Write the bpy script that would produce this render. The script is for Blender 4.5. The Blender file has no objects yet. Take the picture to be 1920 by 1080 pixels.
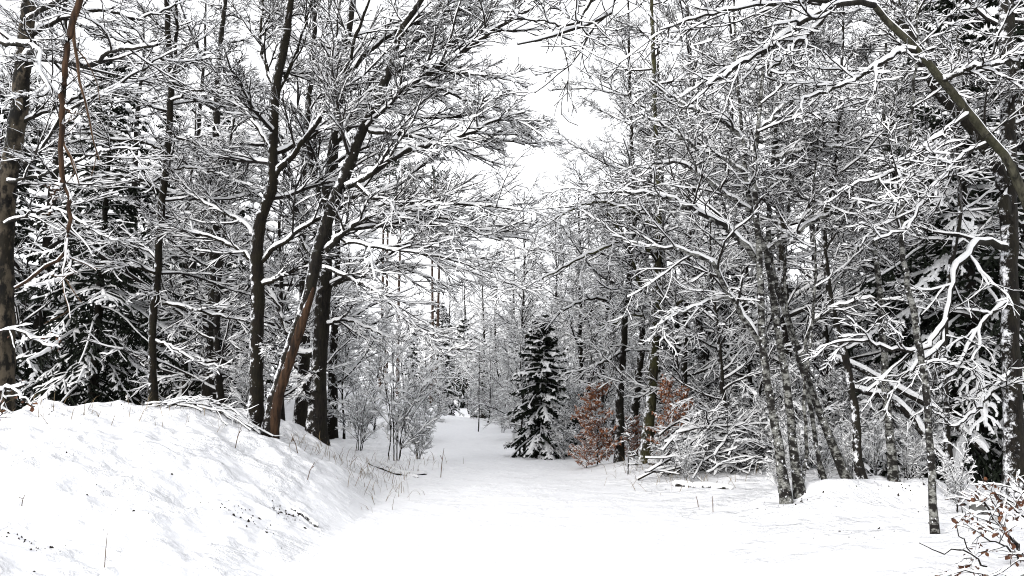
import bpy, math
import numpy as np

# ------------------------------------------------------------------ camera, sky, light, exposure
sc = bpy.context.scene
FPX = 1507.0                      # focal length in pixels of a 1920 px wide frame
PITCH = math.atan(195.0 / FPX)    # the horizon lies 195 px under the centre
EYE = np.array([0.0, 0.0, 1.6])
cam_d = bpy.data.cameras.new('camera'); cam = bpy.data.objects.new('camera', cam_d)
sc.collection.objects.link(cam); sc.camera = cam
cam_d.sensor_width = 36.0; cam_d.lens = 36.0 * FPX / 1920.0
cam_d.clip_start = 0.05; cam_d.clip_end = 3000
cam.location = EYE; cam.rotation_euler = (math.radians(90) + PITCH, 0, 0)

SUN_EL, SUN_AZ = 24.0, 222.0      # degrees; azimuth clockwise from +Y (left and a little behind the camera, veiled by cloud)
world = bpy.data.worlds.new('World'); sc.world = world; world.use_nodes = True
wn = world.node_tree.nodes; wl = world.node_tree.links
for n in list(wn): wn.remove(n)
sky = wn.new('ShaderNodeTexSky'); sky.sky_type = 'NISHITA'; sky.sun_disc = False
sky.sun_elevation = math.radians(SUN_EL); sky.sun_rotation = math.radians(SUN_AZ)
sky.air_density = 1.0; sky.dust_density = 4.0; sky.ozone_density = 1.0
hs = wn.new('ShaderNodeHueSaturation'); hs.inputs['Saturation'].default_value = 0.12
mx = wn.new('ShaderNodeMix'); mx.data_type = 'RGBA'; mx.inputs[0].default_value = 0.75
mx.inputs[7].default_value = (9.0, 9.1, 9.35, 1)      # even cloud cover over the clear-sky gradient
bg = wn.new('ShaderNodeBackground'); bg.inputs['Strength'].default_value = 0.10
wo = wn.new('ShaderNodeOutputWorld')
wl.new(sky.outputs[0], hs.inputs['Color']); wl.new(hs.outputs[0], mx.inputs[6])
wl.new(mx.outputs[2], bg.inputs['Color']); wl.new(bg.outputs[0], wo.inputs['Surface'])
sun_d = bpy.data.lights.new('sun', 'SUN'); sun_d.energy = 1.5; sun_d.angle = math.radians(30); sun_d.color = (1.0, 0.97, 0.93)
sun = bpy.data.objects.new('sun', sun_d); sc.collection.objects.link(sun)
sun.rotation_euler = (math.radians(90 - SUN_EL), 0, math.radians(180 - SUN_AZ))
sc.view_settings.view_transform = 'Standard'; sc.view_settings.look = 'None'
sc.view_settings.gamma = 1.0; sc.view_settings.use_curve_mapping = False
sc.view_settings.exposure = 1.0
sc.cycles.max_bounces = 7; sc.cycles.diffuse_bounces = 7; sc.cycles.glossy_bounces = 1
sc.cycles.transmission_bounces = 1; sc.cycles.transparent_max_bounces = 2
sc.cycles.caustics_reflective = False; sc.cycles.caustics_refractive = False
sc.cycles.use_denoising = True; sc.cycles.denoiser = 'OPENIMAGEDENOISE'; sc.cycles.denoising_input_passes = 'RGB_ALBEDO_NORMAL'; sc.cycles.denoising_prefilter = 'NONE'
sc.cycles.filter_width = 1.1

C = sc.collection
Z3 = np.array([0.0, 0.0, 1.0])
_f = np.array([0, math.cos(PITCH), math.sin(PITCH)]); _u = np.array([0, -math.sin(PITCH), math.cos(PITCH)])
def at(x, y, Y):
    """world point at distance Y ahead of the eye that photo pixel (x, y) looks at"""
    d = _f * FPX + np.array([1.0, 0, 0]) * (x - 960.0) + _u * (540.0 - y)
    return EYE + d * (Y / d[1])
def project(P):
    q = P - EYE; zc = q @ _f
    zc = np.where(zc < 0.05, 0.05, zc)
    return 960 + FPX * q[..., 0] / zc, 540 - FPX * (q @ _u) / zc, q @ _f

# ------------------------------------------------------------------ noise
_perm = np.random.default_rng(11).random((256, 256))
def vnoise(x, y):
    xi = np.floor(x).astype(int); yi = np.floor(y).astype(int)
    fx = x - xi; fy = y - yi
    fx = fx * fx * (3 - 2 * fx); fy = fy * fy * (3 - 2 * fy)
    g = lambda a, b: _perm[a & 255, b & 255]
    return ((g(xi, yi) * (1 - fx) + g(xi + 1, yi) * fx) * (1 - fy) + (g(xi, yi + 1) * (1 - fx) + g(xi + 1, yi + 1) * fx) * fy) * 2 - 1
def sstep(a, b, x):
    t = np.clip((x - a) / (b - a), 0, 1); return t * t * (3 - 2 * t)

# ------------------------------------------------------------------ the lie of the land
HALF = 2.15
def path_x(y):
    k = y - 17.0
    return 0.1 - 0.11 * (np.sqrt(k * k + 16.0) + k) / 2
BUMPS = [(-6.1, 11.4, .55, .10), (-4.65, 12.0, .5, .16), (3.75, 10.4, .8, .16), (4.5, 10.6, .55, .18), (5.25, 10.5, .6, .2), (6.6, 10.3, .5, .16),
         (2.9, 16.2, 1.3, .2), (4.3, 15.0, 1.6, .25), (-1.9, 17.5, .7, .18), (6.5, 8.3, .8, .1), (-2.0, 21.0, 1.2, .15), (-7.4, 10.6, .35, .1), (-7.2, 33.0, 4.2, 1.5)]
FEET = [(-3.92, 12.5), (-3.64, 12.2), (3.47, 10.25), (4.42, 10.8), (4.04, 10.6), (4.48, 10.5), (4.92, 10.6), (4.33, 8.5), (5.5, 10.3), (6.31, 10.3), (2.54, 15.8), (2.23, 17.0)]
def ground(x, y):
    x = np.asarray(x, float); y = np.asarray(y, float)
    u = x - path_x(y)
    h = 0.017 * np.clip(y - 24, 0, 60) + 0.004 * np.clip(y - 22, 0, 400)
    d = np.clip(-u - HALF + .15 + .25 * vnoise(x * .3 + 5, y * .45), 0, None)
    ridge = sstep(3.0, 12.0, y) * (1 - .85 * sstep(14.0, 19.5, y))
    h = h + (1.66 - .012 * d * d) * (1 - np.exp(-(d / 1.85) ** 1.25)) * ridge * (d < 14)
    far = sstep(0, 2.0, np.abs(u) - HALF)
    h = h + far * (.10 * vnoise(x * .55, y * .55 + 9) + .05 * vnoise(x * 1.5 + 3, y * 1.5) + .022 * vnoise(x * 4.1, y * 4.1))
    left = sstep(0, .6, -u - HALF)
    h = h + left * (.055 * vnoise(x * 2.6 + 7, y * 2.2) + .038 * vnoise(x * 4.7 + 2, y * 4.7 + 8) + .030 * vnoise(x * 7.3 + 2, y * 7.3) + .012 * vnoise(x * 13.1, y * 13.1))
    h = h + .016 * vnoise(x * .9 + 30, y * .5) + .006 * vnoise(x * 3.3, y * 2.7 + 4) + .003 * vnoise(x * 9.3, y * 9.3 + 4)
    rt = np.clip(u - HALF, 0, None)
    h = h + .22 * (1 - np.exp(-rt / 1.6)) * (1 - .5 * sstep(12, 15, y)) + .010 * sstep(.2, 1, rt) * vnoise(x * 8 + 1, y * 8)
    for bx, by in FEET:                       # hollow and low drift round each near stem
        rr = np.sqrt((x - bx) ** 2 + (y - by) ** 2); h = h - .07 * np.exp(-(rr / .20) ** 2) + .035 * np.exp(-((rr - .42) / .17) ** 2)
    for bx, by, s, a in BUMPS:
        h = h + a * np.exp(-(((x - bx) ** 2 + (y - by) ** 2) / (s * s)))
    return h
def gpt(x, Y):
    """foot point on the ground under photo column x at distance Y"""
    X = (x - 960.0) / FPX * Y * math.cos(PITCH) * 1.0
    for _ in range(4):
        zz = float(ground(X, Y)); dpt = Y * math.cos(PITCH) + (zz - 1.6) * math.sin(PITCH)
        X = (x - 960.0) / FPX * dpt
    return np.array([X, Y, float(ground(X, Y))])

# ------------------------------------------------------------------ materials
def new_mat(name):
    m = bpy.data.materials.new(name); m.use_nodes = True
    nt = m.node_tree; b = nt.nodes['Principled BSDF']
    b.inputs['Specular IOR Level'].default_value = 0.2
    return m, nt, b
def node(nt, t, **kw):
    n = nt.nodes.new(t)
    for k, v in kw.items():
        if k in n.inputs: n.inputs[k].default_value = v
        else: setattr(n, k, v)
    return n
def ramp(nt, src, stops):
    r = nt.nodes.new('ShaderNodeValToRGB'); e = r.color_ramp.elements
    while len(e) < len(stops): e.new(0.5)
    for q, (p, c) in zip(e, stops):
        q.position = p; q.color = (c[0], c[1], c[2], 1)
    nt.links.new(src, r.inputs[0]); return r
def mixc(nt, fac, a, b):
    m = nt.nodes.new('ShaderNodeMix'); m.data_type = 'RGBA'
    for i, v in ((0, fac), (6, a), (7, b)):
        if hasattr(v, 'links'): nt.links.new(v, m.inputs[i])
        else: m.inputs[i].default_value = v if i == 0 else (v[0], v[1], v[2], 1)
    return m.outputs[2]
def bump(nt, b, h, s, d):
    n = nt.nodes.new('ShaderNodeBump'); n.inputs['Strength'].default_value = s; n.inputs['Distance'].default_value = d
    nt.links.new(h, n.inputs['Height']); nt.links.new(n.outputs[0], b.inputs['Normal'])
def wpos(nt): return nt.nodes.new('ShaderNodeNewGeometry').outputs['Position']

SNOWC = (0.86, 0.87, 0.895)
def m_ground_snow(name, st, di):
    m, nt, b = new_mat(name)
    p = wpos(nt)
    n1 = node(nt, 'ShaderNodeTexNoise', Scale=9.0, Detail=5.0, Roughness=.6); nt.links.new(p, n1.inputs['Vector'])
    n2 = node(nt, 'ShaderNodeTexNoise', Scale=60.0, Detail=3.0); nt.links.new(p, n2.inputs['Vector'])
    ad = node(nt, 'ShaderNodeMath', operation='ADD'); nt.links.new(n1.outputs[0], ad.inputs[0])
    mu = node(nt, 'ShaderNodeMath', operation='MULTIPLY'); mu.inputs[1].default_value = .08; nt.links.new(n2.outputs[0], mu.inputs[0]); nt.links.new(mu.outputs[0], ad.inputs[1])
    r = ramp(nt, n1.outputs[0], [(.3, (.74, .745, .775)), (.7, (.80, .805, .82))])
    nt.links.new(r.outputs[0], b.inputs['Base Color']); b.inputs['Roughness'].default_value = .7
    n3 = node(nt, 'ShaderNodeTexNoise', Scale=1.6, Detail=3.0); nt.links.new(p, n3.inputs['Vector'])      # broken crust comes in patches
    pm = ramp(nt, n3.outputs[0], [(.45, (.25, .25, .25)), (.62, (1, 1, 1))])
    mm = node(nt, 'ShaderNodeMath', operation='MULTIPLY'); nt.links.new(ad.outputs[0], mm.inputs[0]); nt.links.new(pm.outputs[0], mm.inputs[1])
    bump(nt, b, mm.outputs[0], st, di); return m
def m_snow():
    m, nt, b = new_mat('lying_snow')          # thin loose snow lets light through
    df = node(nt, 'ShaderNodeBsdfDiffuse'); tl = node(nt, 'ShaderNodeBsdfTranslucent'); mxs = node(nt, 'ShaderNodeMixShader')
    df.inputs[0].default_value = (.94, .945, .955, 1); tl.inputs[0].default_value = (.94, .945, .955, 1); mxs.inputs[0].default_value = .30
    nt.links.new(df.outputs[0], mxs.inputs[1]); nt.links.new(tl.outputs[0], mxs.inputs[2])
    nt.links.new(mxs.outputs[0], nt.nodes['Material Output'].inputs['Surface']); nt.nodes.remove(b); return m
def m_bark(name, c0, c1, moss=None, moss_amt=.5, fleck=.0, scale=14., vert=.25, soft=.14):
    """c0/c1 furrow and ridge colours; moss = algae tint; fleck = how much blown snow clings to the bark"""
    m, nt, b = new_mat(name); p = wpos(nt)
    mp = node(nt, 'ShaderNodeMapping'); mp.inputs['Scale'].default_value = (1, 1, vert); nt.links.new(p, mp.inputs['Vector'])
    n1 = node(nt, 'ShaderNodeTexNoise', Scale=scale * 2.2, Detail=6.0, Roughness=.65); nt.links.new(mp.outputs[0], n1.inputs['Vector'])
    col = ramp(nt, n1.outputs[0], [(.52 - soft, c0), (.52 + soft, c1)]).outputs[0]
    if moss:
        n2 = node(nt, 'ShaderNodeTexNoise', Scale=4.5, Detail=5.0); nt.links.new(p, n2.inputs['Vector'])
        f = ramp(nt, n2.outputs[0], [(.42, (0, 0, 0)), (.62, (moss_amt,) * 3)]).outputs[0]
        col = mixc(nt, f, col, moss)
    if fleck:
        n3 = node(nt, 'ShaderNodeTexNoise', Scale=9.0, Detail=8.0, Roughness=.78); nt.links.new(p, n3.inputs['Vector'])
        g = nt.nodes.new('ShaderNodeNewGeometry'); dp = node(nt, 'ShaderNodeVectorMath', operation='DOT_PRODUCT')
        nt.links.new(g.outputs['Normal'], dp.inputs[0]); dp.inputs[1].default_value = (-.75, -.25, .6)
        ma = node(nt, 'ShaderNodeMath', operation='MULTIPLY_ADD'); ma.inputs[1].default_value = .22; ma.inputs[2].default_value = fleck - .30
        nt.links.new(dp.outputs['Value'], ma.inputs[0])
        ad = node(nt, 'ShaderNodeMath', operation='ADD'); nt.links.new(n3.outputs[0], ad.inputs[0]); nt.links.new(ma.outputs[0], ad.inputs[1])
        f = ramp(nt, ad.outputs[0], [(.49, (0, 0, 0)), (.58, (1, 1, 1))]).outputs[0]
        col = mixc(nt, f, col, (.8, .81, .84))
    nt.links.new(col, b.inputs['Base Color']); b.inputs['Roughness'].default_value = .9
    bump(nt, b, n1.outputs[0], .8, .02); return m
def m_birch():
    m, nt, b = new_mat('birch_bark'); p = wpos(nt)
    mp = node(nt, 'ShaderNodeMapping'); mp.inputs['Scale'].default_value = (1, 1, 1.6); nt.links.new(p, mp.inputs['Vector'])
    n1 = node(nt, 'ShaderNodeTexNoise', Scale=9.0, Detail=6.0, Roughness=.7); nt.links.new(mp.outputs[0], n1.inputs['Vector'])
    n2 = node(nt, 'ShaderNodeTexNoise', Scale=34.0, Detail=4.0); nt.links.new(mp.outputs[0], n2.inputs['Vector'])
    c = ramp(nt, n2.outputs[0], [(.35, (.05, .05, .045)), (.6, (.21, .21, .195))]).outputs[0]
    f = ramp(nt, n1.outputs[0], [(.48, (1, 1, 1)), (.55, (0, 0, 0))]).outputs[0]
    c = mixc(nt, f, c, (.008, .007, .006))
    n3 = node(nt, 'ShaderNodeTexNoise', Scale=15.0, Detail=5.0, Roughness=.7); nt.links.new(p, n3.inputs['Vector'])
    g = ramp(nt, n3.outputs[0], [(.60, (0, 0, 0)), (.65, (1, 1, 1))]).outputs[0]
    c = mixc(nt, g, c, (.78, .79, .82))
    nt.links.new(c, b.inputs['Base Color']); b.inputs['Roughness'].default_value = .85
    bump(nt, b, n1.outputs[0], .7, .02); return m
def m_var(name, stops, scale, rough=.8):
    m, nt, b = new_mat(name); p = wpos(nt)
    n1 = node(nt, 'ShaderNodeTexNoise', Scale=scale, Detail=3.0); nt.links.new(p, n1.inputs['Vector'])
    nt.links.new(ramp(nt, n1.outputs[0], stops).outputs[0], b.inputs['Base Color']); b.inputs['Roughness'].default_value = rough
    return m
M = dict(
    ground=m_ground_snow('crusted_snow', 1.0, .095), path=m_ground_snow('trodden_snow', .9, .04), snow=m_snow(),
    bark=m_bark('dark_bark', (.0025, .002, .0018), (.015, .012, .009), (.012, .011, .005), .5, .125),
    bark_brown=m_bark('brown_bark', (.0022, .0018, .0012), (.012, .0085, .0045), (.010, .0085, .003), .55, .13),
    bark_pale=m_bark('pale_mottled_bark', (.003, .0027, .0022), (.065, .053, .038), (.022, .018, .011), .5, .12, 3.2, .5, .05),
    bark_olive=m_bark('olive_bark', (.008, .0075, .005), (.055, .052, .036), (.028, .028, .014), .6, .08, 10.),
    bark_green=m_bark('green_algae_bark', (.008, .007, .005), (.038, .034, .018), (.046, .046, .016), .7, .12),
    twig=m_var('twig_bark', [(.35, (.006, .005, .004)), (.65, (.015, .0125, .0105))], 6., .9),
    twig_brown=m_var('brown_twig_bark', [(.35, (.05, .03, .018)), (.65, (.10, .06, .035))], 8., .9),
    birch=m_birch(),
    wood=m_bark('bare_orange_wood', (.009, .005, .003), (.055, .029, .015), None, 0, .06, 9., .12),
    pine=m_bark('reddish_pine_bark', (.018, .012, .009), (.06, .036, .025), None, 0, .08, 6.),
    needle=m_var('spruce_needles', [(.35, (.004, .006, .004)), (.65, (.014, .020, .011))], 5., .7),
    leaf=m_var('withered_beech_leaf', [(.35, (.15, .058, .032)), (.55, (.30, .130, .070)), (.7, (.40, .21, .12))], 26., .8),
    leaf_dull=m_var('dull_beech_leaf', [(.35, (.035, .016, .010)), (.55, (.09, .036, .018)), (.7, (.16, .075, .035))], 20., .7),
    straw=m_var('dry_grass', [(.35, (.10, .07, .04)), (.65, (.22, .17, .10))], 12., .9),
    soil=m_var('dark_soil', [(.35, (.012, .010, .008)), (.65, (.04, .03, .022))], 30., .95),
    stone=m_var('grey_stone', [(.35, (.05, .05, .048)), (.65, (.13, .13, .125))], 14., .9),
)

# ------------------------------------------------------------------ mesh helpers
TRIS = [0]
def mk(name, V, Q, mat, parent=None, smooth=True, base=None, kind=None):
    """one mesh object out of quads; V are world points, stored relative to the thing's base"""
    V = np.asarray(V, np.float32)
    if base is not None: V = V - np.asarray(base, np.float32)
    me = bpy.data.meshes.new(name); n = len(Q)
    me.vertices.add(len(V)); me.vertices.foreach_set('co', V.ravel())
    me.loops.add(n * 4); me.loops.foreach_set('vertex_index', np.asarray(Q, np.int32).ravel())
    me.polygons.add(n); me.polygons.foreach_set('loop_start', np.arange(0, n * 4, 4, dtype=np.int32))
    if smooth: me.polygons.foreach_set('use_smooth', np.ones(n, bool))
    me.update(calc_edges=True); me.materials.append(mat)
    o = bpy.data.objects.new(name, me); C.objects.link(o)
    if parent is not None: o.parent = parent
    if kind: o['kind'] = kind
    TRIS[0] += n * 2
    return o
def tag(o, label, cat, group=None):
    o['label'] = label; o['category'] = cat
    if group: o['group'] = group
    return o
def thing(name, base, label, cat, group=None):
    o = bpy.data.objects.new(name, None); C.objects.link(o); o.location = [float(v) for v in base]; o.empty_display_size = .2
    return tag(o, label, cat, group)
def dup(o, loc, rz, s, label=None, group=None, parent=None):
    c = o.copy(); C.objects.link(c)
    if parent is None:
        c.location = [float(v) for v in loc]; c.rotation_euler = (0, 0, rz); c.scale = (s, s, s)
        if label: c['label'] = label
        if group: c['group'] = group
    else: c.parent = parent
    for ch in o.children: dup(ch, None, 0, 1, parent=c)
    return c
def nrm(v): return v / np.maximum(np.linalg.norm(v, axis=-1, keepdims=True), 1e-9)
def frames(P, vertical=False):
    T = np.empty_like(P); T[:, 1:-1] = P[:, 2:] - P[:, :-2]; T[:, 0] = P[:, 1] - P[:, 0]; T[:, -1] = P[:, -1] - P[:, -2]
    T = nrm(T)
    ref = np.array([0, 1.0, 0]) if vertical else Z3
    S = np.cross(T, np.broadcast_to(ref, T.shape)); ln = np.linalg.norm(S, axis=-1, keepdims=True)
    S = np.where(ln < .12, np.array([1.0, 0, 0]), S / np.maximum(ln, 1e-9)); S = nrm(S - T * np.sum(S * T, -1, keepdims=True))
    return T, S, np.cross(S, T)
def strips(N, K, m, closed):
    """quads of N sheets of K rows with m points per row"""
    a = np.arange(K - 1)[:, None] * m; j = np.arange(m if closed else m - 1)[None]
    k = (j + 1) % m
    q = np.stack([a + j, a + k, a + m + k, a + m + j], -1).reshape(-1, 4)
    return (q[None] + (np.arange(N) * K * m)[:, None, None]).reshape(-1, 4)
class Geo:
    def __init__(s): s.V = []; s.Q = []; s.n = 0
    def add(s, V, Q):
        V = V.reshape(-1, 3); s.V.append(V); s.Q.append(Q + s.n); s.n += len(V)
    def mk(s, name, mat, parent=None, smooth=True, base=None, kind=None):
        if not s.n: return None
        return mk(name, np.concatenate(s.V), np.concatenate(s.Q), mat, parent, smooth, base, kind)
def tube(g, P, R, sides, vertical=False, rough=0, rng=None):
    N, K, _ = P.shape
    T, S, U = frames(P, vertical)
    a = np.arange(sides) / sides * 2 * math.pi
    rr = R[:, :, None] * np.ones(sides)
    if rough: rr = rr * (1 + rough * rng.normal(size=rr.shape))
    V = P[:, :, None] + rr[..., None] * (np.cos(a)[:, None] * S[:, :, None] + np.sin(a)[:, None] * U[:, :, None])
    g.add(V, strips(N, K, sides, True))
def gutter(g, P, R):
    """the lower half of a twig"""
    N, K, _ = P.shape; T, S, U = frames(P)
    r = R[..., None]
    g.add(np.stack([P - S * r * .9 + U * r * .45, P - U * r * 1.25, P + S * r * .9 + U * r * .45], 2), strips(N, K, 3, False))
def snow_roof(g, P, R, t, rng, keep=None):
    """ridge of snow on a twig"""
    if keep is None: keep = rng.random(len(P)) < .88
    P = P[keep]; R = R[keep]
    if not len(P): return
    N, K, _ = P.shape; T, S, U = frames(P)
    hz = np.sqrt(np.clip(1 - T[..., 2] ** 2, 0, 1))
    h = R * .75 + t * np.exp(rng.normal(0, .45, (N, 1))) * hz ** 1.5 * np.clip(rng.normal(1, .35, (N, K)), .15, 2)
    w = R * .92 + .12 * t * hz
    h[:, -1] *= .5
    h = h[..., None]; w = w[..., None]
    lo = U * (R * .4)[..., None]
    g.add(np.stack([P - S * w + lo, P + U * h, P + S * w + lo], 2), strips(N, K, 3, False))
def snow_cap(g, P, R, t, rng, cover=1.0, lo=.30):
    """uneven cap of snow along a limb; sinks into the bark where the limb is steep or bare"""
    N, K, _ = P.shape; T, S, U = frames(P)
    hz = np.sqrt(np.clip(1 - T[..., 2] ** 2, 0, 1))
    nz = rng.normal(0, 1, (N, K)); nz = (nz + np.roll(nz, 1, 1) + np.roll(nz, -1, 1)) / 1.7
    th = t * (np.clip((hz - lo) / .5, 0, 1) ** 1.0 * (1 + .45 * nz) - (1 - cover) * np.maximum(0, 1 + nz * 1.1))
    th = np.minimum(th, .016 + R * .9)
    half = np.clip(.75 + .25 * nz, .4, 1.15)
    V = []
    for a, p in ((-1, -.12), (-.62, .7), (0, 1), (.62, .7), (1, -.12)):
        an = a * half * 1.25
        rad = (R + np.where(th > 0, th * p, -.25 * R) - (.03 * R if p < 0 else 0))[..., None]
        V.append(P + rad * (np.sin(an)[..., None] * S + np.cos(an)[..., None] * U))
    g.add(np.stack(V, 2), strips(N, K, 5, False))
def resample(pts, K, w=None):
    """smooth curve through hand-placed points -> K points (and their widths)"""
    p = np.asarray(pts, float); n = len(p)
    q = np.concatenate([[2 * p[0] - p[1]], p, [2 * p[-1] - p[-2]]])
    s = np.linspace(0, n - 1 - 1e-6, n * 14); i = s.astype(int); f = (s - i)[:, None]
    a, b, c, d = q[i], q[i + 1], q[i + 2], q[i + 3]
    cv = .5 * (2 * b + (c - a) * f + (2 * a - 5 * b + 4 * c - d) * f * f + (3 * b - a - 3 * c + d) * f ** 3)
    L = np.concatenate([[0], np.cumsum(np.linalg.norm(np.diff(cv[:, :3], axis=0), axis=1))])
    t = np.linspace(0, L[-1], K)
    return np.stack([np.interp(t, L, cv[:, k]) for k in range(p.shape[1])], 1)
def grow(P, R, n, rng, t0=.12, t1=.98, ang=(35, 60), lf=.45, ltap=.55, K=6, wob=.14, up=0., flat=.6, rr=.6, rcap=.03, rt=.004, lmin=.12, lmax=9., sag=0.):
    """n side shoots on every parent axis, all at once"""
    N, K0, _ = P.shape
    if N == 0: return np.zeros((0, K, 3)), np.zeros((0, K))
    L = np.linalg.norm(np.diff(P, axis=1), axis=-1).sum(1)
    t = t0 + (t1 - t0) * (np.arange(n)[None] + rng.random((N, n))) / n
    f = t * (K0 - 1); i = np.minimum(f.astype(int), K0 - 2); f = f - i
    ri = np.arange(N)[:, None]
    A = P[ri, i]; B = P[ri, i + 1]
    p0 = (A + (B - A) * f[..., None]).reshape(-1, 3); T = nrm(B - A).reshape(-1, 3)
    r0 = (R[ri, i] * (1 - f) + R[ri, i + 1] * f).reshape(-1)
    S = np.cross(T, Z3); ln = np.linalg.norm(S, axis=-1, keepdims=True)
    S = np.where(ln < .15, nrm(rng.normal(size=S.shape) * [1, 1, 0]), S / np.maximum(ln, 1e-9)); U = np.cross(S, T)
    sg = ((np.arange(n)[None] + rng.integers(0, 2, (N, 1))) % 2 * 2 - 1).reshape(-1)
    roll = rng.normal(0, flat, N * n); a = np.radians(rng.uniform(ang[0], ang[1], N * n))
    D = np.cos(a)[:, None] * T + np.sin(a)[:, None] * ((sg * np.cos(roll))[:, None] * S + np.sin(roll)[:, None] * U)
    ln = np.clip(np.repeat(L, n) * lf * (1 - ltap * t.reshape(-1)) * rng.uniform(.55, 1.2, N * n), lmin, lmax)
    out = np.empty((N * n, K, 3)); out[:, 0] = p0; st = (ln / (K - 1))[:, None]
    for k in range(1, K):
        D = nrm(D + rng.normal(0, wob, D.shape) + Z3 * (up - sag * k / K)); out[:, k] = out[:, k - 1] + D * st
    s = np.linspace(0, 1, K)
    rs = np.clip(r0 * rr, rt, rcap)[:, None] * (1 - .8 * s) + rt * s * .8
    return out, np.maximum(rs, rt * .8)
def in_view(P, mx_=260, my=200):
    x, y, d = project(P[:, P.shape[1] // 2])
    return (d > .5) & (x > -mx_) & (x < 1920 + mx_) & (y > -my)

class Tree:
    """collects a tree's bark and snow; finish() links trunk, limbs, crown, snow under one Empty"""
    def __init__(s, name, base, label, group=None, cat='tree', seed=1, bark='bark', twig='twig', cull=True, snow=1.0):
        s.o = thing(name, base, label, cat, group); s.base = np.array(base, float); s.rng = np.random.default_rng(seed)
        s.bark = bark; s.twig = twig; s.crown = Geo(); s.sn = Geo(); s.cull = cull; s.snow = snow; s.axes = []
    def trunk(s, pts, K=44, sides=14, mat=None, flare=True, name='trunk', rough=.035, cap=.035):
        """pts: (x, y, z, radius)"""
        c = resample(pts, K); P = c[None, :, :3]; R = c[None, :, 3].copy()
        P = P + s.rng.normal(0, .006, P.shape) * np.array([1, 1, 0])
        if flare: R[0] *= 1 + .55 * np.exp(-np.arange(K) / 1.6)
        g = Geo(); tube(g, P, R, sides, True, rough, s.rng); o = g.mk(name, M[mat or s.bark], s.o, base=s.base)
        g = Geo(); snow_cap(g, P[:, 2:], R[:, 2:], cap * s.snow, s.rng, .8, .42); g.mk('snow', M['snow'], o, base=s.base, kind='stuff')
        return P, R
    def limb(s, pts, K=24, sides=8, mat=None, t=.045, cover=.86, wob=.012):
        c = resample(pts, K); P = c[None, :, :3]; R = c[None, :, 3]
        w = s.rng.normal(0, wob, P.shape); w[:, 0] = 0; P = P + w
        g = Geo(); tube(g, P, R, sides, False, .03, s.rng); o = g.mk('limb', M[mat or s.bark], s.o, base=s.base)
        g = Geo(); snow_cap(g, P, R, t * s.snow, s.rng, cover); g.mk('snow', M['snow'], o, base=s.base, kind='stuff')
        s.axes.append((P, R)); return P, R
    def rlimbs(s, P, R, n, K=14, t=.04, **kw):
        A, B = grow(P, R, n, s.rng, K=K, **kw)
        tube(s.crown, A, B, 6); snow_cap(s.sn, A, B, t * s.snow, s.rng, .97); s.axes.append((A, B)); return A, B
    def fine(s, n2=9, n3=6, n4=3, lf2=.42, lf3=.60, lf4=.72, t=(.020, .014, .011), flat=.55, up=.03, wob=.10, ang=(24, 48), rt=.0045, axes=None, sag=0., K2=8, lmax=9.):
        for P, R in (s.axes if axes is None else axes):
            A, B = grow(P, R, n2, s.rng, lf=lf2, K=K2, flat=flat, up=up, wob=wob, ang=ang, rcap=.022, rt=rt * 1.3, lmax=lmax * .4, sag=sag)
            if s.cull: k = in_view(A); A, B = A[k], B[k]
            tube(s.crown, A, B, 4); snow_cap(s.sn, A, B, t[0] * s.snow, s.rng, 1.0)
            A2, B2 = grow(np.concatenate([A]), B, n3, s.rng, lf=lf3, K=5, flat=flat, up=up * .7, wob=wob, ang=ang, rcap=.010, rt=rt * 1.1, sag=sag)
            if s.cull: k = in_view(A2); A2, B2 = A2[k], B2[k]
            gutter(s.crown, A2, B2); snow_roof(s.sn, A2, B2, t[1] * s.snow, s.rng)
            if n4:
                A3, B3 = grow(A2, B2, n4, s.rng, lf=lf4, ltap=.3, K=3, flat=flat, up=up * .7, wob=wob, ang=ang, rcap=.006, rt=rt, lmin=.09, sag=sag)
                gutter(s.crown, A3, B3); snow_roof(s.sn, A3, B3, t[2] * s.snow, s.rng)
    def finish(s):
        s.crown.mk('crown', M[s.twig], s.o, base=s.base); s.sn.mk('snow', M['snow'], s.o, base=s.base, kind='stuff'); return s.o
def tr(pts, Y0, Y1=None, w0=None, w1=None):
    """photo pixels (x, y[, width]) at distances Y0..Y1 -> (x, y, z, radius)"""
    n = len(pts); Y1 = Y0 if Y1 is None else Y1; out = []
    for k, p in enumerate(pts):
        f = k / max(n - 1, 1); Y = Y0 + (Y1 - Y0) * f
        w = p[2] if len(p) > 2 else w0 + (w1 - w0) * f
        out.append([*at(p[0], p[1], Y), w / 2 * Y / FPX])
    return out

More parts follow.
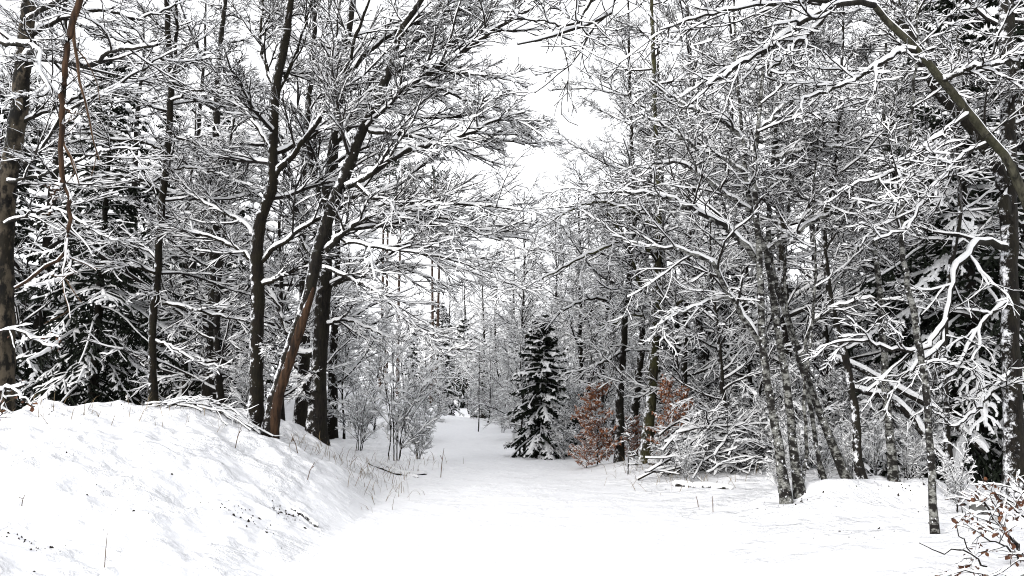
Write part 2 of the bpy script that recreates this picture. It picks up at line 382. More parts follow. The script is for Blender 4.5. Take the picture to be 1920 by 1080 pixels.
# ------------------------------------------------------------------ ground and path
def build_ground():
    cu = [-HALF, HALF]
    inner = np.linspace(-HALF, HALF, 56)
    fine_l = -HALF - np.cumsum(np.full(105, .066)); fine_r = HALF + np.cumsum(np.full(90, .066))
    outl = fine_l[-1] - np.cumsum(.08 * 1.17 ** np.arange(42)); outr = fine_r[-1] + np.cumsum(.08 * 1.17 ** np.arange(42))
    u = np.concatenate([outl[::-1], fine_l[::-1], inner, fine_r, outr])
    y = np.concatenate([np.linspace(-60, -2, 14), np.linspace(-1, 4, 14), 4.1 + np.cumsum(np.full(165, .062)), 14.33 + np.cumsum(.07 * 1.035 ** np.arange(140))])
    Y, Uu = np.meshgrid(y, u, indexing='ij'); X = path_x(Y) + Uu
    H = ground(X, Y); V = np.stack([X, Y, H], -1)
    nr, nc = X.shape
    q = (np.arange(nr - 1)[:, None] * nc + np.arange(nc - 1)[None])
    Q = np.stack([q, q + 1, q + nc + 1, q + nc], -1)
    mid = (u[1:] + u[:-1]) / 2; on = np.abs(mid) < HALF
    e = .01
    nx = -(ground(X + e, Y) - ground(X - e, Y)) / (2 * e); ny = -(ground(X, Y + e) - ground(X, Y - e)) / (2 * e)
    NN = nrm(np.stack([nx, ny, np.ones_like(nx)], -1)).reshape(-1, 3)
    for nm, cols in (('ground', ~on), ('path', on)):
        qq = Q[:, cols].reshape(-1, 4); used, inv = np.unique(qq.ravel(), return_inverse=True)
        o = mk(nm, V.reshape(-1, 3)[used], inv.reshape(-1, 4), M[nm], kind='structure')
        o.data.normals_split_custom_set_from_vertices(NN[used].tolist())
build_ground()

def footed(pts):
    """carry a traced trunk down into the ground"""
    x, y, z, r = pts[0]; g = float(ground(x, y))
    p = [q for q in pts if q[2] > g + .12 or q is pts[0]]
    p[0] = [x, y, min(z, g) - .10 if z > g + .3 else g - .10, r]
    return p
def base_of(pts): return (pts[0][0], pts[0][1], float(ground(pts[0][0], pts[0][1])))
def traced(name, label, stems, seed, bark='bark', limbs=(), rl=None, fine=None, group=None, twig='twig', cat='tree', snow=1.0, cap=.035, Kt=44, keep_low=None):
    """stems: [(pixels, Y0, Y1)], limbs: [(pixels, Y0, Y1, w0, w1)]; rl = random limbs per stem"""
    st = [footed(tr(*s)) for s in stems]
    t = Tree(name, base_of(st[0]), label, group, cat, seed, bark, twig, snow=snow)
    ax = []
    for s in st: ax.append(t.trunk(s, K=Kt, cap=cap))
    for L in limbs:
        m = L[5] if len(L) > 5 else None
        t.limb(tr(L[0], L[1], L[2], L[3], L[4]), mat=m, t=L[6] if len(L) > 6 else .055)
    if rl:
        for P, R in ax: t.rlimbs(P, R, **rl)
    t.fine(**(fine or {})); t.finish(); return t

# ------------------------------------------------------------------ trees on the left bank
FB = dict(n2=12, n3=7, n4=3, lf2=.42, flat=.55, up=.02)
# two-stemmed dark tree
traced('bare_tree', 'straight dark-barked tree on the bank, just left of the leaning split trunk',
    [([(481, 787, 26.1), (481, 700, 24.3), (481, 647, 24.3), (483, 536, 25.2), (480, 500, 24.3), (488, 415, 22.5), (509, 350, 20.7), (512, 280, 18.0), (517, 165, 18.0), (530, 100, 17.1), (545, 0, 15.3), (556, -120, 12.6), (565, -280, 7.2)], 12.5, 12.5)],
    21, 'bark_brown', limbs=[
        ([(511, 335), (545, 295), (580, 250), (620, 185), (655, 110), (672, 55), (700, -20), (730, -90)], 12.5, 11.6, 12, 4),
        ([(514, 288), (545, 275), (575, 263), (610, 235), (650, 205), (695, 172), (740, 140)], 12.5, 13.5, 9, 3),
        ([(490, 492), (520, 462), (550, 440), (605, 405), (660, 375), (705, 320), (735, 270)], 12.5, 11.9, 9, 3),
        ([(486, 538), (520, 522), (550, 508), (582, 488), (620, 470)], 12.5, 12.2, 8, 3),
        ([(519, 172), (503, 140), (491, 100), (489, 50), (494, 0), (488, -70)], 12.5, 12.9, 9, 4),
        ([(519, 175), (545, 125), (562, 80), (580, 20), (600, -60)], 12.5, 13.0, 8, 3),
        ([(505, 275), (480, 235), (455, 205), (440, 175), (425, 140), (415, 100)], 12.5, 13.2, 7, 2.5),
        ([(483, 450), (450, 415), (410, 395), (370, 372), (330, 350)], 12.5, 13.8, 7, 2.5),
        ([(484, 505), (450, 470), (420, 455), (380, 440), (330, 432), (290, 428)], 12.5, 12.9, 7, 2.5),
        ([(482, 660), (505, 655), (520, 652)], 12.5, 12.3, 6, 4)],
    rl=dict(n=9, t0=.35, t1=.97, ang=(45, 75), lf=.30, up=.04, flat=1.5, rr=.45, rcap=.035, wob=.1), fine=FB)
# leaning split trunk
B = traced('leaning_tree', 'leaning tree on the bank with a split orange-brown lower trunk',
    [([(505, 788, 27.6), (515, 750, 24.8), (533, 691, 23.0), (556, 619, 22.1), (580, 545, 23.0), (597, 465, 22.1), (612, 412, 23.9), (630, 370, 23.0), (650, 325, 22.1), (678, 245, 20.2), (702, 200, 18.4), (735, 115, 15.6), (750, 60, 12.9), (790, 0, 11.0), (835, -90, 8.3), (870, -220, 4.6)], 12.2, 11.6)],
    22, 'bark', limbs=[
        ([(702, 204), (760, 165), (800, 140), (865, 100), (910, 70), (955, 37), (1010, 8), (1060, -40)], 11.7, 10.4, 12, 3.5),
        ([(735, 116), (752, 107), (790, 97), (830, 87), (880, 60), (930, 45)], 11.7, 12.4, 8, 3),
        ([(692, 246), (735, 251), (780, 255), (850, 260), (930, 260), (985, 272)], 11.7, 11.0, 9, 3),
        ([(650, 352), (705, 320), (760, 285), (820, 270), (880, 250), (930, 225), (985, 212)], 11.8, 10.4, 11, 3),
        ([(645, 372), (690, 366), (725, 358), (770, 330), (800, 302), (830, 285)], 11.8, 12.3, 8, 3),
        ([(611, 470), (640, 440), (672, 418), (725, 390), (780, 380), (822, 368)], 12, 11.2, 11, 4),
        ([(640, 432), (690, 428), (750, 415), (790, 403), (850, 415), (930, 440), (1000, 450)], 12, 10.8, 8, 2.5),
        ([(790, 155), (840, 172), (880, 190), (940, 203), (1000, 235)], 11.3, 10.8, 6, 2.5),
        ([(725, 392), (790, 420), (850, 425), (920, 445), (985, 470)], 11.6, 10.5, 5, 2),
        ([(604, 500), (650, 520), (700, 545), (755, 590), (800, 630), (830, 670)], 12, 11.0, 6, 2),
        ([(622, 445), (700, 462), (800, 478), (900, 505), (985, 545)], 12, 10.6, 6, 2),
        ([(655, 345), (750, 392), (850, 385), (950, 390), (1000, 402)], 11.8, 10.2, 7, 2),
        ([(736, 118), (820, 130), (900, 140), (965, 152)], 11.7, 10.6, 7, 2.5),
        ([(706, 200), (800, 222), (900, 218), (985, 250)], 11.7, 12.2, 7, 2.5),
        ([(740, 90), (770, 45), (800, 25), (850, 0), (900, -30)], 11.6, 12.4, 7, 3),
        ([(662, 290), (640, 240), (625, 190), (618, 130), (630, 60), (640, -20)], 11.8, 12.6, 8, 3)],
    rl=dict(n=8, t0=.45, t1=.97, ang=(45, 75), lf=.30, up=.03, flat=1.5, rr=.45, rcap=.03, wob=.1), fine=dict(FB, n2=14, n3=8, rt=.0034))
# bare wood: a strip standing proud on the right flank of the leaning trunk
def split_face():
    c = resample(footed(tr([(511, 792, 27), (521, 750, 24), (539, 691, 23), (562, 619, 22), (578, 572, 16), (588, 540, 6)], 12.2, 11.95)), 26)
    P = c[None, :, :3] + np.array([.012, -.05, 0]); R = c[None, :, 3] * .80
    g = Geo(); tube(g, P, R, 10, True, .06, np.random.default_rng(5)); o = g.mk('bare_wood_strip', M['wood'], B.o, base=B.base)
    o['label'] = 'split orange-brown bare wood'
split_face()
traced('bare_tree', 'thick dark trunk standing behind the leaning split tree',
    [([(594, 805, 34.0), (597, 702, 29.8), (603, 620, 28.9), (606, 560, 28.1), (611, 480, 25.5), (612, 380, 22.9), (625, 280, 20.4), (635, 200, 16.1), (645, 100, 14.4), (660, 20, 11.9), (672, -100, 8.5), (680, -250, 5.1)], 14.5, 14.5)],
    23, 'bark', limbs=[
        ([(611, 400), (590, 340), (577, 240), (585, 130), (590, 40), (598, -60)], 14.5, 14.9, 14, 8),
        ([(607, 520), (575, 470), (555, 400), (545, 330), (520, 260), (490, 200)], 14.5, 15.0, 12, 4),
        ([(598, 690), (578, 715), (560, 740)], 14.5, 14.3, 10, 9),
        ([(600, 660), (560, 660), (535, 620), (520, 570), (500, 540)], 14.5, 15.0, 12, 5),
        ([(628, 270), (690, 200), (750, 170), (820, 180), (880, 160)], 14.5, 13.5, 10, 3),
        ([(640, 150), (700, 90), (760, 50), (840, 40), (900, 10)], 14.5, 13.8, 9, 3),
        ([(608, 540), (660, 520), (720, 500), (780, 510), (840, 540)], 14.5, 13.8, 8, 2.5),
        ([(603, 610), (650, 600), (700, 620), (750, 640)], 14.5, 14.0, 7, 2.5)],
    rl=dict(n=12, t0=.25, t1=.97, ang=(45, 80), lf=.30, up=.03, flat=1.5, rr=.4, rcap=.03, wob=.1), fine=dict(FB, n2=10))
traced('slender_tree', 'slender straight trunk rising behind the bank in front of the big dark spruce',
    [([(289, 750, 15), (286, 619, 14), (294, 536, 14), (300, 425, 14), (312, 310, 13), (320, 200, 12), (317, 100, 11), (312, 0, 10), (308, -120, 7)], 13.6, 13.6)],
    24, 'bark_brown', limbs=[
        ([(321, 190), (328, 140), (329, 85), (332, 0), (338, -80)], 13.6, 13.8, 8, 5),
        ([(300, 430), (350, 445), (400, 470), (450, 475), (500, 500)], 13.6, 12.9, 5, 2),
        ([(287, 565), (340, 575), (400, 590), (450, 600), (500, 610)], 13.6, 13.2, 6, 2),
        ([(297, 515), (250, 500), (200, 495), (150, 490)], 13.6, 12.9, 6, 2),
        ([(306, 360), (260, 335), (200, 330), (140, 345), (80, 350)], 13.6, 12.6, 6, 2),
        ([(314, 290), (270, 265), (210, 262), (160, 250), (100, 255)], 13.6, 12.8, 6, 2),
        ([(310, 320), (360, 315), (420, 330), (470, 350)], 13.6, 13.0, 5, 2),
        ([(319, 190), (370, 170), (420, 175), (470, 190)], 13.6, 13.2, 5, 2),
        ([(318, 120), (270, 90), (220, 75), (160, 60)], 13.6, 13.0, 5, 2),
        ([(290, 640), (330, 655), (370, 680), (420, 690)], 13.6, 13.2, 5, 2)],
    rl=dict(n=16, t0=.25, t1=.97, ang=(60, 90), lf=.30, up=.01, flat=1.2, rr=.4, rcap=.022, wob=.1), fine=dict(FB, n2=9, n3=6, n4=2, flat=.35, up=.0))
Lt = traced('old_tree', 'old tree with pale mottled bark at the far left edge',
    [([(4, 800, 37.6), (8, 600, 34.7), (8, 480, 33.2), (12, 360, 33.2), (30, 250, 31.8), (44, 110, 30.3), (52, 30, 27.5), (62, -80, 23.1), (70, -220, 14.4)], 13.0, 12.6)],
    25, 'bark_pale', limbs=[
        ([(40, 118), (60, 96), (85, 108), (140, 122), (180, 115), (215, 95), (250, 92), (295, 84)], 12.7, 10, 13, 5, 'bark', .05),
        ([(-40, 60), (10, 80), (50, 82), (75, 100), (72, 130), (92, 172), (65, 182)], 11.5, 10, 9, 4, 'bark', .06),
        ([(20, 290), (60, 300), (115, 220), (200, 170), (280, 122), (330, 95)], 12.7, 10.6, 7, 2.5, 'bark'),
        ([(14, 340), (70, 330), (130, 310), (190, 285), (260, 280)], 12.7, 10.8, 7, 2.5, 'bark'),
        ([(10, 420), (60, 400), (110, 395), (170, 430), (220, 455)], 12.7, 11.6, 6, 2.5, 'bark'),
        ([(28, 240), (60, 220), (130, 190), (180, 150), (230, 160)], 12.7, 13.2, 8, 3, 'bark'),
        ([(50, 40), (90, 10), (150, -20), (220, -40)], 12.7, 10.6, 10, 4, 'bark'),
        ([(48, 70), (110, 40), (190, 20), (260, 35), (330, 10)], 12.7, 13.2, 9, 3, 'bark')],
    rl=dict(n=5, t0=.45, t1=.97, ang=(55, 85), lf=.28, up=.02, flat=1.4, rr=.3, rcap=.03, wob=.1), fine=dict(FB, n2=8, n3=6, n4=3, t=(.016, .012, .009), rt=.0038))
def hanging_branch():
    b = at(150, 0, 9.0)
    t = Tree('hanging_branch', b, 'long bare brown branch hanging broken from the old tree at left', None, 'branch', 31, 'wood', 'twig_brown', snow=.5)
    t.limb(tr([(165, -60), (150, 0), (132, 60), (122, 130), (116, 235), (115, 290), (118, 340), (130, 380), (128, 435), (120, 475), (65, 515), (30, 540)], 9.2, 8.8, 14, 5), K=34, wob=.008, mat='wood', t=.03)
    t.limb(tr([(117, 330), (108, 352), (95, 370), (96, 400)], 9.0, 8.8, 7, 3), mat='wood')
    t.limb(tr([(125, 470), (130, 490), (138, 515)], 8.9, 8.7, 5, 2), mat='wood')
    t.limb(tr([(125, 200), (135, 215), (136, 222)], 9.0, 8.9, 5, 3), mat='wood')
    t.fine(n2=3, n3=2, n4=0); t.finish()
hanging_branch()

# ------------------------------------------------------------------ trees on the right
FR = dict(n2=9, n3=7, n4=3, lf2=.46, lf3=.66, flat=.7, up=.01, wob=.15, ang=(26, 55), rt=.0035, t=(.016, .012, .009))
RL = dict(n=9, t0=.3, t1=.97, ang=(50, 85), lf=.30, up=.02, flat=1.5, rr=.45, rcap=.028, wob=.12)
traced('birch_clump', 'clump of pale birch stems fanning up beside the path on the right',
    [([(1476, 945, 19.0), (1459, 835, 16.2), (1437, 702, 14.8), (1428, 591, 13.4), (1424, 480, 12.0), (1415, 350, 9.9), (1420, 250, 8.4), (1430, 140, 6.3), (1438, 0, 4.9), (1440, -120, 2.8)], 10.2, 10.4),
     ([(1502, 945, 17.6), (1486, 824, 14.8), (1474, 713, 14.1), (1453, 591, 13.4), (1438, 480, 11.3), (1418, 430, 9.9), (1402, 360, 8.4), (1392, 250, 7.0), (1380, 120, 5.6), (1375, -40, 3.5)], 10.3, 10.8),
     ([(1594, 925, 15.5), (1553, 813, 14.1), (1525, 741, 13.4), (1498, 663, 12.7), (1470, 580, 12.0), (1448, 508, 10.6), (1440, 420, 9.2), (1450, 300, 7.7), (1462, 180, 6.3), (1480, 40, 4.9), (1490, -60, 2.8)], 10.8, 10.9),
     ([(1550, 930, 8.8), (1531, 835, 7.9), (1514, 730, 7.9), (1481, 624, 7.0), (1470, 520, 6.2), (1478, 400, 5.3), (1490, 260, 4.4), (1500, 120, 2.6)], 10.6, 11.0),
     ([(1500, 945, 7.0), (1512, 850, 6.2), (1508, 740, 6.2), (1522, 620, 5.3), (1530, 500, 4.4), (1525, 380, 3.5), (1535, 240, 2.6)], 10.4, 10.8)],
    41, 'birch', limbs=[
        ([(1427, 650), (1392, 591), (1353, 530), (1330, 490), (1280, 470), (1200, 460), (1150, 440)], 10.4, 9.4, 12, 3),
        ([(1420, 490), (1360, 425), (1310, 400), (1260, 375), (1180, 360), (1110, 365)], 10.4, 9.2, 12, 3),
        ([(1405, 395), (1370, 370), (1320, 335), (1270, 305), (1220, 310), (1150, 330)], 10.6, 9.8, 9, 2.5),
        ([(1400, 330), (1360, 300), (1310, 280), (1250, 240), (1200, 210)], 10.6, 10.0, 8, 2.5),
        ([(1393, 260), (1350, 225), (1280, 195), (1215, 150)], 10.7, 10.0, 8, 2.5),
        ([(1440, 470), (1500, 430), (1560, 400), (1620, 405), (1690, 380)], 10.8, 10.2, 9, 3),
        ([(1450, 300), (1510, 280), (1570, 275), (1640, 250)], 10.9, 10.4, 7, 2.5),
        ([(1500, 665), (1530, 600), (1590, 570), (1650, 560), (1720, 570)], 10.8, 10.0, 8, 2.5),
        ([(1420, 250), (1480, 190), (1540, 175), (1610, 145), (1670, 115)], 10.4, 9.8, 7, 2.5),
        ([(1430, 580), (1380, 560), (1330, 565), (1270, 590), (1220, 620)], 10.4, 9.8, 6, 2)],
    rl=dict(RL, n=8, t0=.5), fine=dict(FR, n2=9, n3=6, n4=3))
traced('dark_sapling', 'thin dark curved trunk just right of the birch clump',
    [([(1620, 950, 16), (1609, 869, 14), (1606, 791, 14), (1592, 702, 13), (1570, 619, 12), (1553, 535, 11), (1545, 440, 10), (1560, 330, 9), (1575, 200, 7), (1580, 60, 5), (1585, -60, 3)], 10.5, 11)],
    42, 'bark', rl=dict(RL, n=14, t0=.42), fine=dict(FR, n2=9, n3=7, n4=3))
traced('grey_sapling', 'thin grey flecked trunk with a straight stem, second right of the birch clump',
    [([(1679, 945, 17), (1670, 835, 15), (1662, 747, 14), (1659, 685, 13), (1650, 560, 11), (1640, 430, 9), (1655, 280, 7), (1660, 120, 5), (1665, -30, 3)], 10.6, 11)],
    43, 'birch', rl=dict(RL, n=12, t0=.42), fine=dict(FR, n2=9, n3=7, n4=3))
traced('grey_sapling', 'thin snow-flecked trunk standing nearest the leafy beech shrub at right',
    [([(1751, 990, 14), (1745, 841, 13), (1739, 747, 13), (1731, 697, 13), (1714, 591, 12), (1703, 535, 10), (1690, 420, 9), (1700, 300, 7), (1715, 160, 5), (1720, 0, 3)], 8.5, 9.2)],
    44, 'birch', rl=dict(RL, n=8, t0=.5), fine=dict(FR, n2=7, n3=5, n4=3, t=(.02, .014, .010), rt=.0038))
traced('grey_sapling', 'thin trunk with clinging snow between leafy shrub and dark spruce at right',
    [([(1786, 930, 13), (1775, 791, 12), (1770, 647, 11), (1780, 520, 10), (1800, 380, 9), (1790, 250, 7), (1795, 100, 5), (1800, -30, 3)], 10.3, 10.6)],
    45, 'bark', rl=dict(RL, n=10, t0=.42), fine=dict(FR, n2=8, n3=6, n4=3))
traced('bare_tree', 'thick dark snow-flecked trunk at the far right edge',
    [([(1908, 955, 38), (1900, 813, 34), (1895, 647, 32), (1892, 480, 31), (1890, 250, 27), (1885, 60, 24), (1884, -80, 20), (1880, -250, 12)], 10.3, 10.6)],
    46, 'bark', limbs=[
        ([(1889, 420), (1868, 310), (1805, 225), (1755, 165), (1700, 60), (1680, 0), (1670, -80)], 10.4, 10.0, 26, 12, 'bark', .03),
        ([(1886, 465), (1840, 452), (1825, 468), (1790, 505), (1778, 580), (1766, 640), (1742, 663), (1709, 697)], 10.3, 8.8, 13, 5, 'bark', .05),
        ([(1775, 600), (1735, 650), (1690, 660), (1640, 645), (1590, 640), (1530, 655)], 9.3, 8.9, 7, 2.5, 'bark', .06),
        ([(1888, 120), (1850, 125), (1800, 130), (1745, 137)], 10.4, 9.3, 9, 4, 'bark', .07),
        ([(1892, 560), (1860, 590), (1820, 640), (1790, 700), (1760, 720)], 10.3, 9.4, 8, 3),
        ([(1893, 700), (1860, 735), (1820, 780), (1785, 800)], 10.3, 9.6, 7, 3)],
    rl=dict(RL, n=7, lf=.16, t0=.5), fine=dict(FR, n2=6, n3=5, n4=3, t=(.02, .014, .010), rt=.0038))
traced('arching_tree', 'pale olive trunk arching in from the right edge over the thicket',
    [([(1968, 1010, 24.6), (1962, 800, 22.1), (1955, 600, 20.5), (1945, 450, 18.9), (1920, 370, 17.2), (1890, 302, 16.4), (1860, 265, 15.6), (1820, 215, 15.6), (1770, 155, 15.6), (1725, 100, 13.9), (1660, 35, 12.3), (1630, 0, 10.7), (1590, -40, 8.2), (1540, -80, 5.7)], 9.0, 8.4)],
    47, 'bark_olive', limbs=[
        ([(1725, 98), (1690, 95), (1660, 115), (1600, 150), (1540, 175), (1500, 190)], 8.6, 8.0, 10, 3, 'bark', .045),
        ([(1640, 10), (1600, 2), (1560, 12), (1500, 45), (1460, 75), (1395, 120), (1330, 157)], 8.4, 7.4, 12, 6, 'bark', .045),
        ([(1560, 12), (1520, 60), (1480, 95), (1440, 135)], 8.1, 7.6, 9, 6, 'bark', .04),
        ([(1632, -2), (1560, 2), (1480, 5), (1400, 14), (1310, 30), (1240, 58)], 8.4, 7.2, 9, 2.5, 'bark', .06),
        ([(1770, 150), (1830, 125), (1880, 118), (1940, 105)], 8.6, 7.8, 9, 4, 'bark', .05),
        ([(1590, -38), (1450, -110), (1300, -110), (1200, -60), (1158, -10), (1140, 30), (1095, 50), (1035, 70), (970, 82)], 8.4, 7.0, 12, 4, 'bark', .045),
        ([(1180, -40), (1120, -10), (1075, 45), (1020, 40), (960, 36)], 7.2, 7.2, 7, 2.5, 'bark', .045),
        ([(1820, 212), (1780, 240), (1720, 290), (1660, 330), (1600, 345)], 8.7, 8.0, 7, 2.5, 'bark', .06),
        ([(1860, 262), (1800, 300), (1740, 370), (1690, 430), (1640, 450)], 8.8, 8.2, 7, 2.5, 'bark', .06)],
    fine=dict(FR, n2=9, n3=5, n4=3, t=(.020, .014, .010), rt=.0038))
traced('bare_tree', 'green-barked upright trunk by the brushwood, right of the centre spruce',
    [([(1207, 885, 24), (1212, 830, 21), (1218, 778, 20), (1225, 685, 19), (1230, 569, 18), (1233, 470, 16), (1236, 360, 13), (1228, 240, 11), (1225, 120, 9), (1222, 0, 7), (1220, -100, 4)], 15.8, 16)],
    48, 'bark_green', limbs=[
        ([(1224, 610), (1205, 592), (1175, 592), (1150, 605), (1110, 612)], 15.9, 15.0, 6, 2),
        ([(1232, 600), (1265, 572), (1310, 540), (1350, 500)], 15.9, 15.2, 8, 2.5),
        ([(1228, 575), (1205, 545), (1188, 500), (1175, 450), (1140, 400)], 15.9, 15.4, 8, 3),
        ([(1233, 480), (1180, 450), (1120, 470), (1060, 500), (1000, 530)], 15.9, 15.0, 7, 2),
        ([(1234, 430), (1170, 390), (1110, 380), (1060, 400), (1010, 430)], 15.9, 15.0, 6, 2)],
    rl=dict(RL, n=16, lf=.26), fine=dict(FR, n2=9, n3=7))
traced('bare_tree', 'thinner curved trunk just left of the green-barked trunk, behind the russet beech',
    [([(1162, 865, 17), (1162, 755, 15), (1169, 639, 14), (1174, 560, 13), (1182, 500, 12), (1190, 400, 10), (1185, 280, 8), (1180, 150, 6), (1178, 0, 4)], 17, 17)],
    49, 'bark', limbs=[
        ([(1165, 660), (1110, 690), (1060, 700)], 17, 16.4, 5, 2), ([(1172, 590), (1120, 560), (1060, 580), (1020, 620)], 17, 16.2, 6, 2)],
    rl=dict(RL, n=14, lf=.26), fine=dict(FR, n2=9, n3=7, n4=3))
traced('bare_tree', 'dark thin trunk between the green-barked trunk and its curved neighbour',
    [([(1184, 800, 16), (1190, 773, 15), (1199, 685, 14), (1204, 620, 13), (1208, 520, 11), (1215, 400, 9), (1222, 260, 7), (1225, 120, 5)], 20, 20)],
    50, 'bark', rl=dict(RL, n=12, lf=.26), fine=dict(FR, n2=8, n3=6, n4=3))

# ------------------------------------------------------------------ trees that repeat: one of each kind, then copies
def proto_tree(seed, H, r, name, limbs, fine, bark='bark', lean=.05, K=26, t0=.14):
    rng = np.random.default_rng(seed)
    z = np.linspace(-.1, H, 9); w = np.cumsum(rng.normal(0, lean, (9, 2)), 0); w[0] = 0
    pts = [[w[k, 0], w[k, 1], z[k], r * (1 - .9 * k / 8) + .006] for k in range(9)]
    t = Tree(name, (0, 0, 0), 'x', None, 'tree', seed, bark, cull=False)
    P, R = t.trunk(pts, K=K, sides=8)
    t.rlimbs(P, R, t0=t0, t1=.98, K=10, **limbs); t.fine(**fine); t.finish()
    return t.o
FP = dict(n2=7, n3=5, n4=3, lf2=.44, lf3=.66, lf4=.75, K2=6, rt=.0044, t=(.024, .021, .018))
PROTO = {
    'beech': proto_tree(101, 12.0, .16, 'beech_tree', dict(n=28, ang=(55, 85), lf=.30, up=.015, flat=1.6, rr=.5, rcap=.05, wob=.08), dict(FP, flat=.4, up=.01)),
    'ash': proto_tree(102, 12.5, .15, 'bare_tree', dict(n=26, ang=(35, 60), lf=.30, up=.04, flat=1.6, rr=.5, rcap=.05, wob=.10), dict(FP, flat=.9, up=.02)),
    'thicket': proto_tree(103, 8.0, .08, 'thicket_tree', dict(n=26, ang=(45, 80), lf=.32, up=.02, flat=1.6, rr=.5, rcap=.03, wob=.13), dict(FP, flat=.8, up=.01, wob=.15), t0=.06),
    'bush': None,
}
def bush(seed, H, n, name):
    t = Tree(name, (0, 0, 0), 'x', None, 'bush', seed, 'bark', cull=False); rng = t.rng
    for k in range(n):
        a = rng.uniform(0, 6.28); s = rng.uniform(.1, .5) * H; h = H * rng.uniform(.6, 1.05)
        p = [[.06 * math.cos(a), .06 * math.sin(a), -.05, .011], [.3 * s * math.cos(a), .3 * s * math.sin(a), h * .5, .008], [s * math.cos(a), s * math.sin(a), h, .004]]
        c = resample(p, 10); P = c[None, :, :3] + rng.normal(0, .012, (1, 10, 3)); R = c[None, :, 3]
        g = Geo(); tube(g, P, R, 5); o = g.mk('stem', M['bark'], t.o, base=t.base)
        snow_cap(t.sn, P, R, .02, rng, 1.0); t.axes.append((P, R))
    t.fine(n2=9, n3=5, n4=2, lf2=.42, lf3=.55, rt=.0026, up=.03, t=(.028, .025, .021), flat=1.2, wob=.14); t.finish(); return t.o
PROTO['bush'] = bush(104, 2.0, 6, 'bare_bush')

def needles(g, P, m, rng, ln=.045, w=.008):
    N, K, _ = P.shape
    t = rng.random((N, m)) * (K - 1); i = np.minimum(t.astype(int), K - 2); f = (t - i)[..., None]; ri = np.arange(N)[:, None]
    A = P[ri, i]; B = P[ri, i + 1]; p = (A + (B - A) * f).reshape(-1, 3); T = nrm(B - A).reshape(-1, 3)
    d = nrm(rng.normal(size=T.shape)); d = nrm(T * .75 + (d - T * np.sum(d * T, -1, keepdims=True)) * .8 - Z3 * .15)
    sd = nrm(np.cross(d, rng.normal(size=d.shape))); L = rng.uniform(.6, 1.3, (len(p), 1)) * ln
    V = np.stack([p, p + d * L * .5 + sd * w, p + d * L, p + d * L * .5 - sd * w], 1)
    g.add(V, np.arange(len(p) * 4).reshape(-1, 4))
def spruce(seed, name, H, Rb, nb, n1, n2, cover, dr=1.0, z0=.05, pw=.75, nd=3, thick=.026, sw=.017, pad=.065):
    rng = np.random.default_rng(seed); o = thing(name, (0, 0, 0), 'x', 'spruce')
    K = 7
    g = Geo(); z = np.linspace(-.1, H, 16)
    P = np.stack([.01 * np.sin(z * 3), .01 * np.cos(z * 2.3), z], -1)[None]; R = (.022 * H ** .8 * (1 - z / H * .97) + .006)[None]
    tube(g, P, R, 8, True); g.mk('trunk', M['bark'], o)
    f = np.sort((np.arange(nb) + rng.random(nb)) / nb) ** 1.15; zz = z0 * H + (1 - z0) * H * .985 * f
    az = np.arange(nb) * 2.39996 + rng.normal(0, .25, nb)
    L = (Rb * (1 - f) ** pw + .07 * Rb ** .5) * rng.uniform(.72, 1.15, nb)
    e0 = np.radians(-8 + 50 * f ** 1.3 + rng.normal(0, 6, nb))
    d = np.stack([np.cos(e0) * np.cos(az), np.cos(e0) * np.sin(az), np.sin(e0)], -1)
    P = np.empty((nb, K, 3)); P[:, 0] = np.stack([0 * zz, 0 * zz, zz], -1)
    for k in range(1, K):
        bend = (-.20 * dr if k < 5 else .12) * (1 - .7 * f); d = d + rng.normal(0, .03, d.shape); d[:, 2] += bend; d = nrm(d)
        P[:, k] = P[:, k - 1] + d * (L / (K - 1))[:, None]
    R = np.linspace(.018, .006, K)[None] * (L / Rb)[:, None] ** .5 * Rb ** .4
    fg = Geo(); sn = Geo()
    tube(fg, P, R, 4)
    A, B = grow(P, R, n1, rng, t0=.10, t1=1.0, ang=(42, 60), lf=.40, ltap=.72, K=4, flat=.22, wob=.05, rcap=.012, rt=.011, lmin=.10, sag=.34 * dr)
    gutter(fg, A, np.full(B.shape, .022))
    A2, B2 = grow(A, B, n2, rng, t0=.15, t1=.98, ang=(32, 48), lf=.48, ltap=.5, K=3, flat=.35, wob=.06, rcap=.01, rt=.010, lmin=.06, sag=.30 * dr)
    gutter(fg, A2, np.full(B2.shape, .019))
    needles(fg, A2, nd, rng); needles(fg, A, nd * 2, rng)
    # snow lies in pads: some boughs carry much, some little
    load = np.where(rng.random(nb) < cover * np.clip(f * 6, 0, 1), rng.uniform(.7, 1, nb), rng.uniform(0, .3, nb))
    k1 = rng.random((nb, n1)) < (load[:, None] * np.linspace(.5, 1.25, n1)[None])
    k1f = k1.reshape(-1); snow_roof(sn, A, np.full(B.shape, sw), thick, rng, k1f)
    k2 = (np.repeat(k1f, n2)) & (rng.random(len(A2)) < .85); snow_roof(sn, A2, np.full(B2.shape, sw * .85), thick * .75, rng, k2)
    snow_cap(sn, P, R, .05, rng, .9)
    hv = (load > .65) & (f > .08)
    if hv.any():      # draped pad of snow on each loaded bough
        Pp = P[hv][:, 2:]; n = len(Pp); T, S, U = frames(Pp); lw = (L[hv] * pad)[:, None] * np.array([.5, 1, 1.05, .8, .25])[None] * rng.uniform(.7, 1.25, (n, 5))
        rows = []
        for a in (-1, -.55, 0, .55, 1):
            e = rng.uniform(.75, 1.3, (n, 5)) if abs(a) == 1 else 1
            rows.append(Pp + S * (lw * a * e)[..., None] + Z3 * (thick * 1.1 * (1 - a * a) - .55 * a * a * lw * e + .012)[..., None])
        sn.add(np.stack(rows, 2), strips(n, 5, 5, False))
    fg.mk('crown', M['needle'], o, smooth=False); sn.mk('snow', M['snow'], o, kind='stuff')
    return o
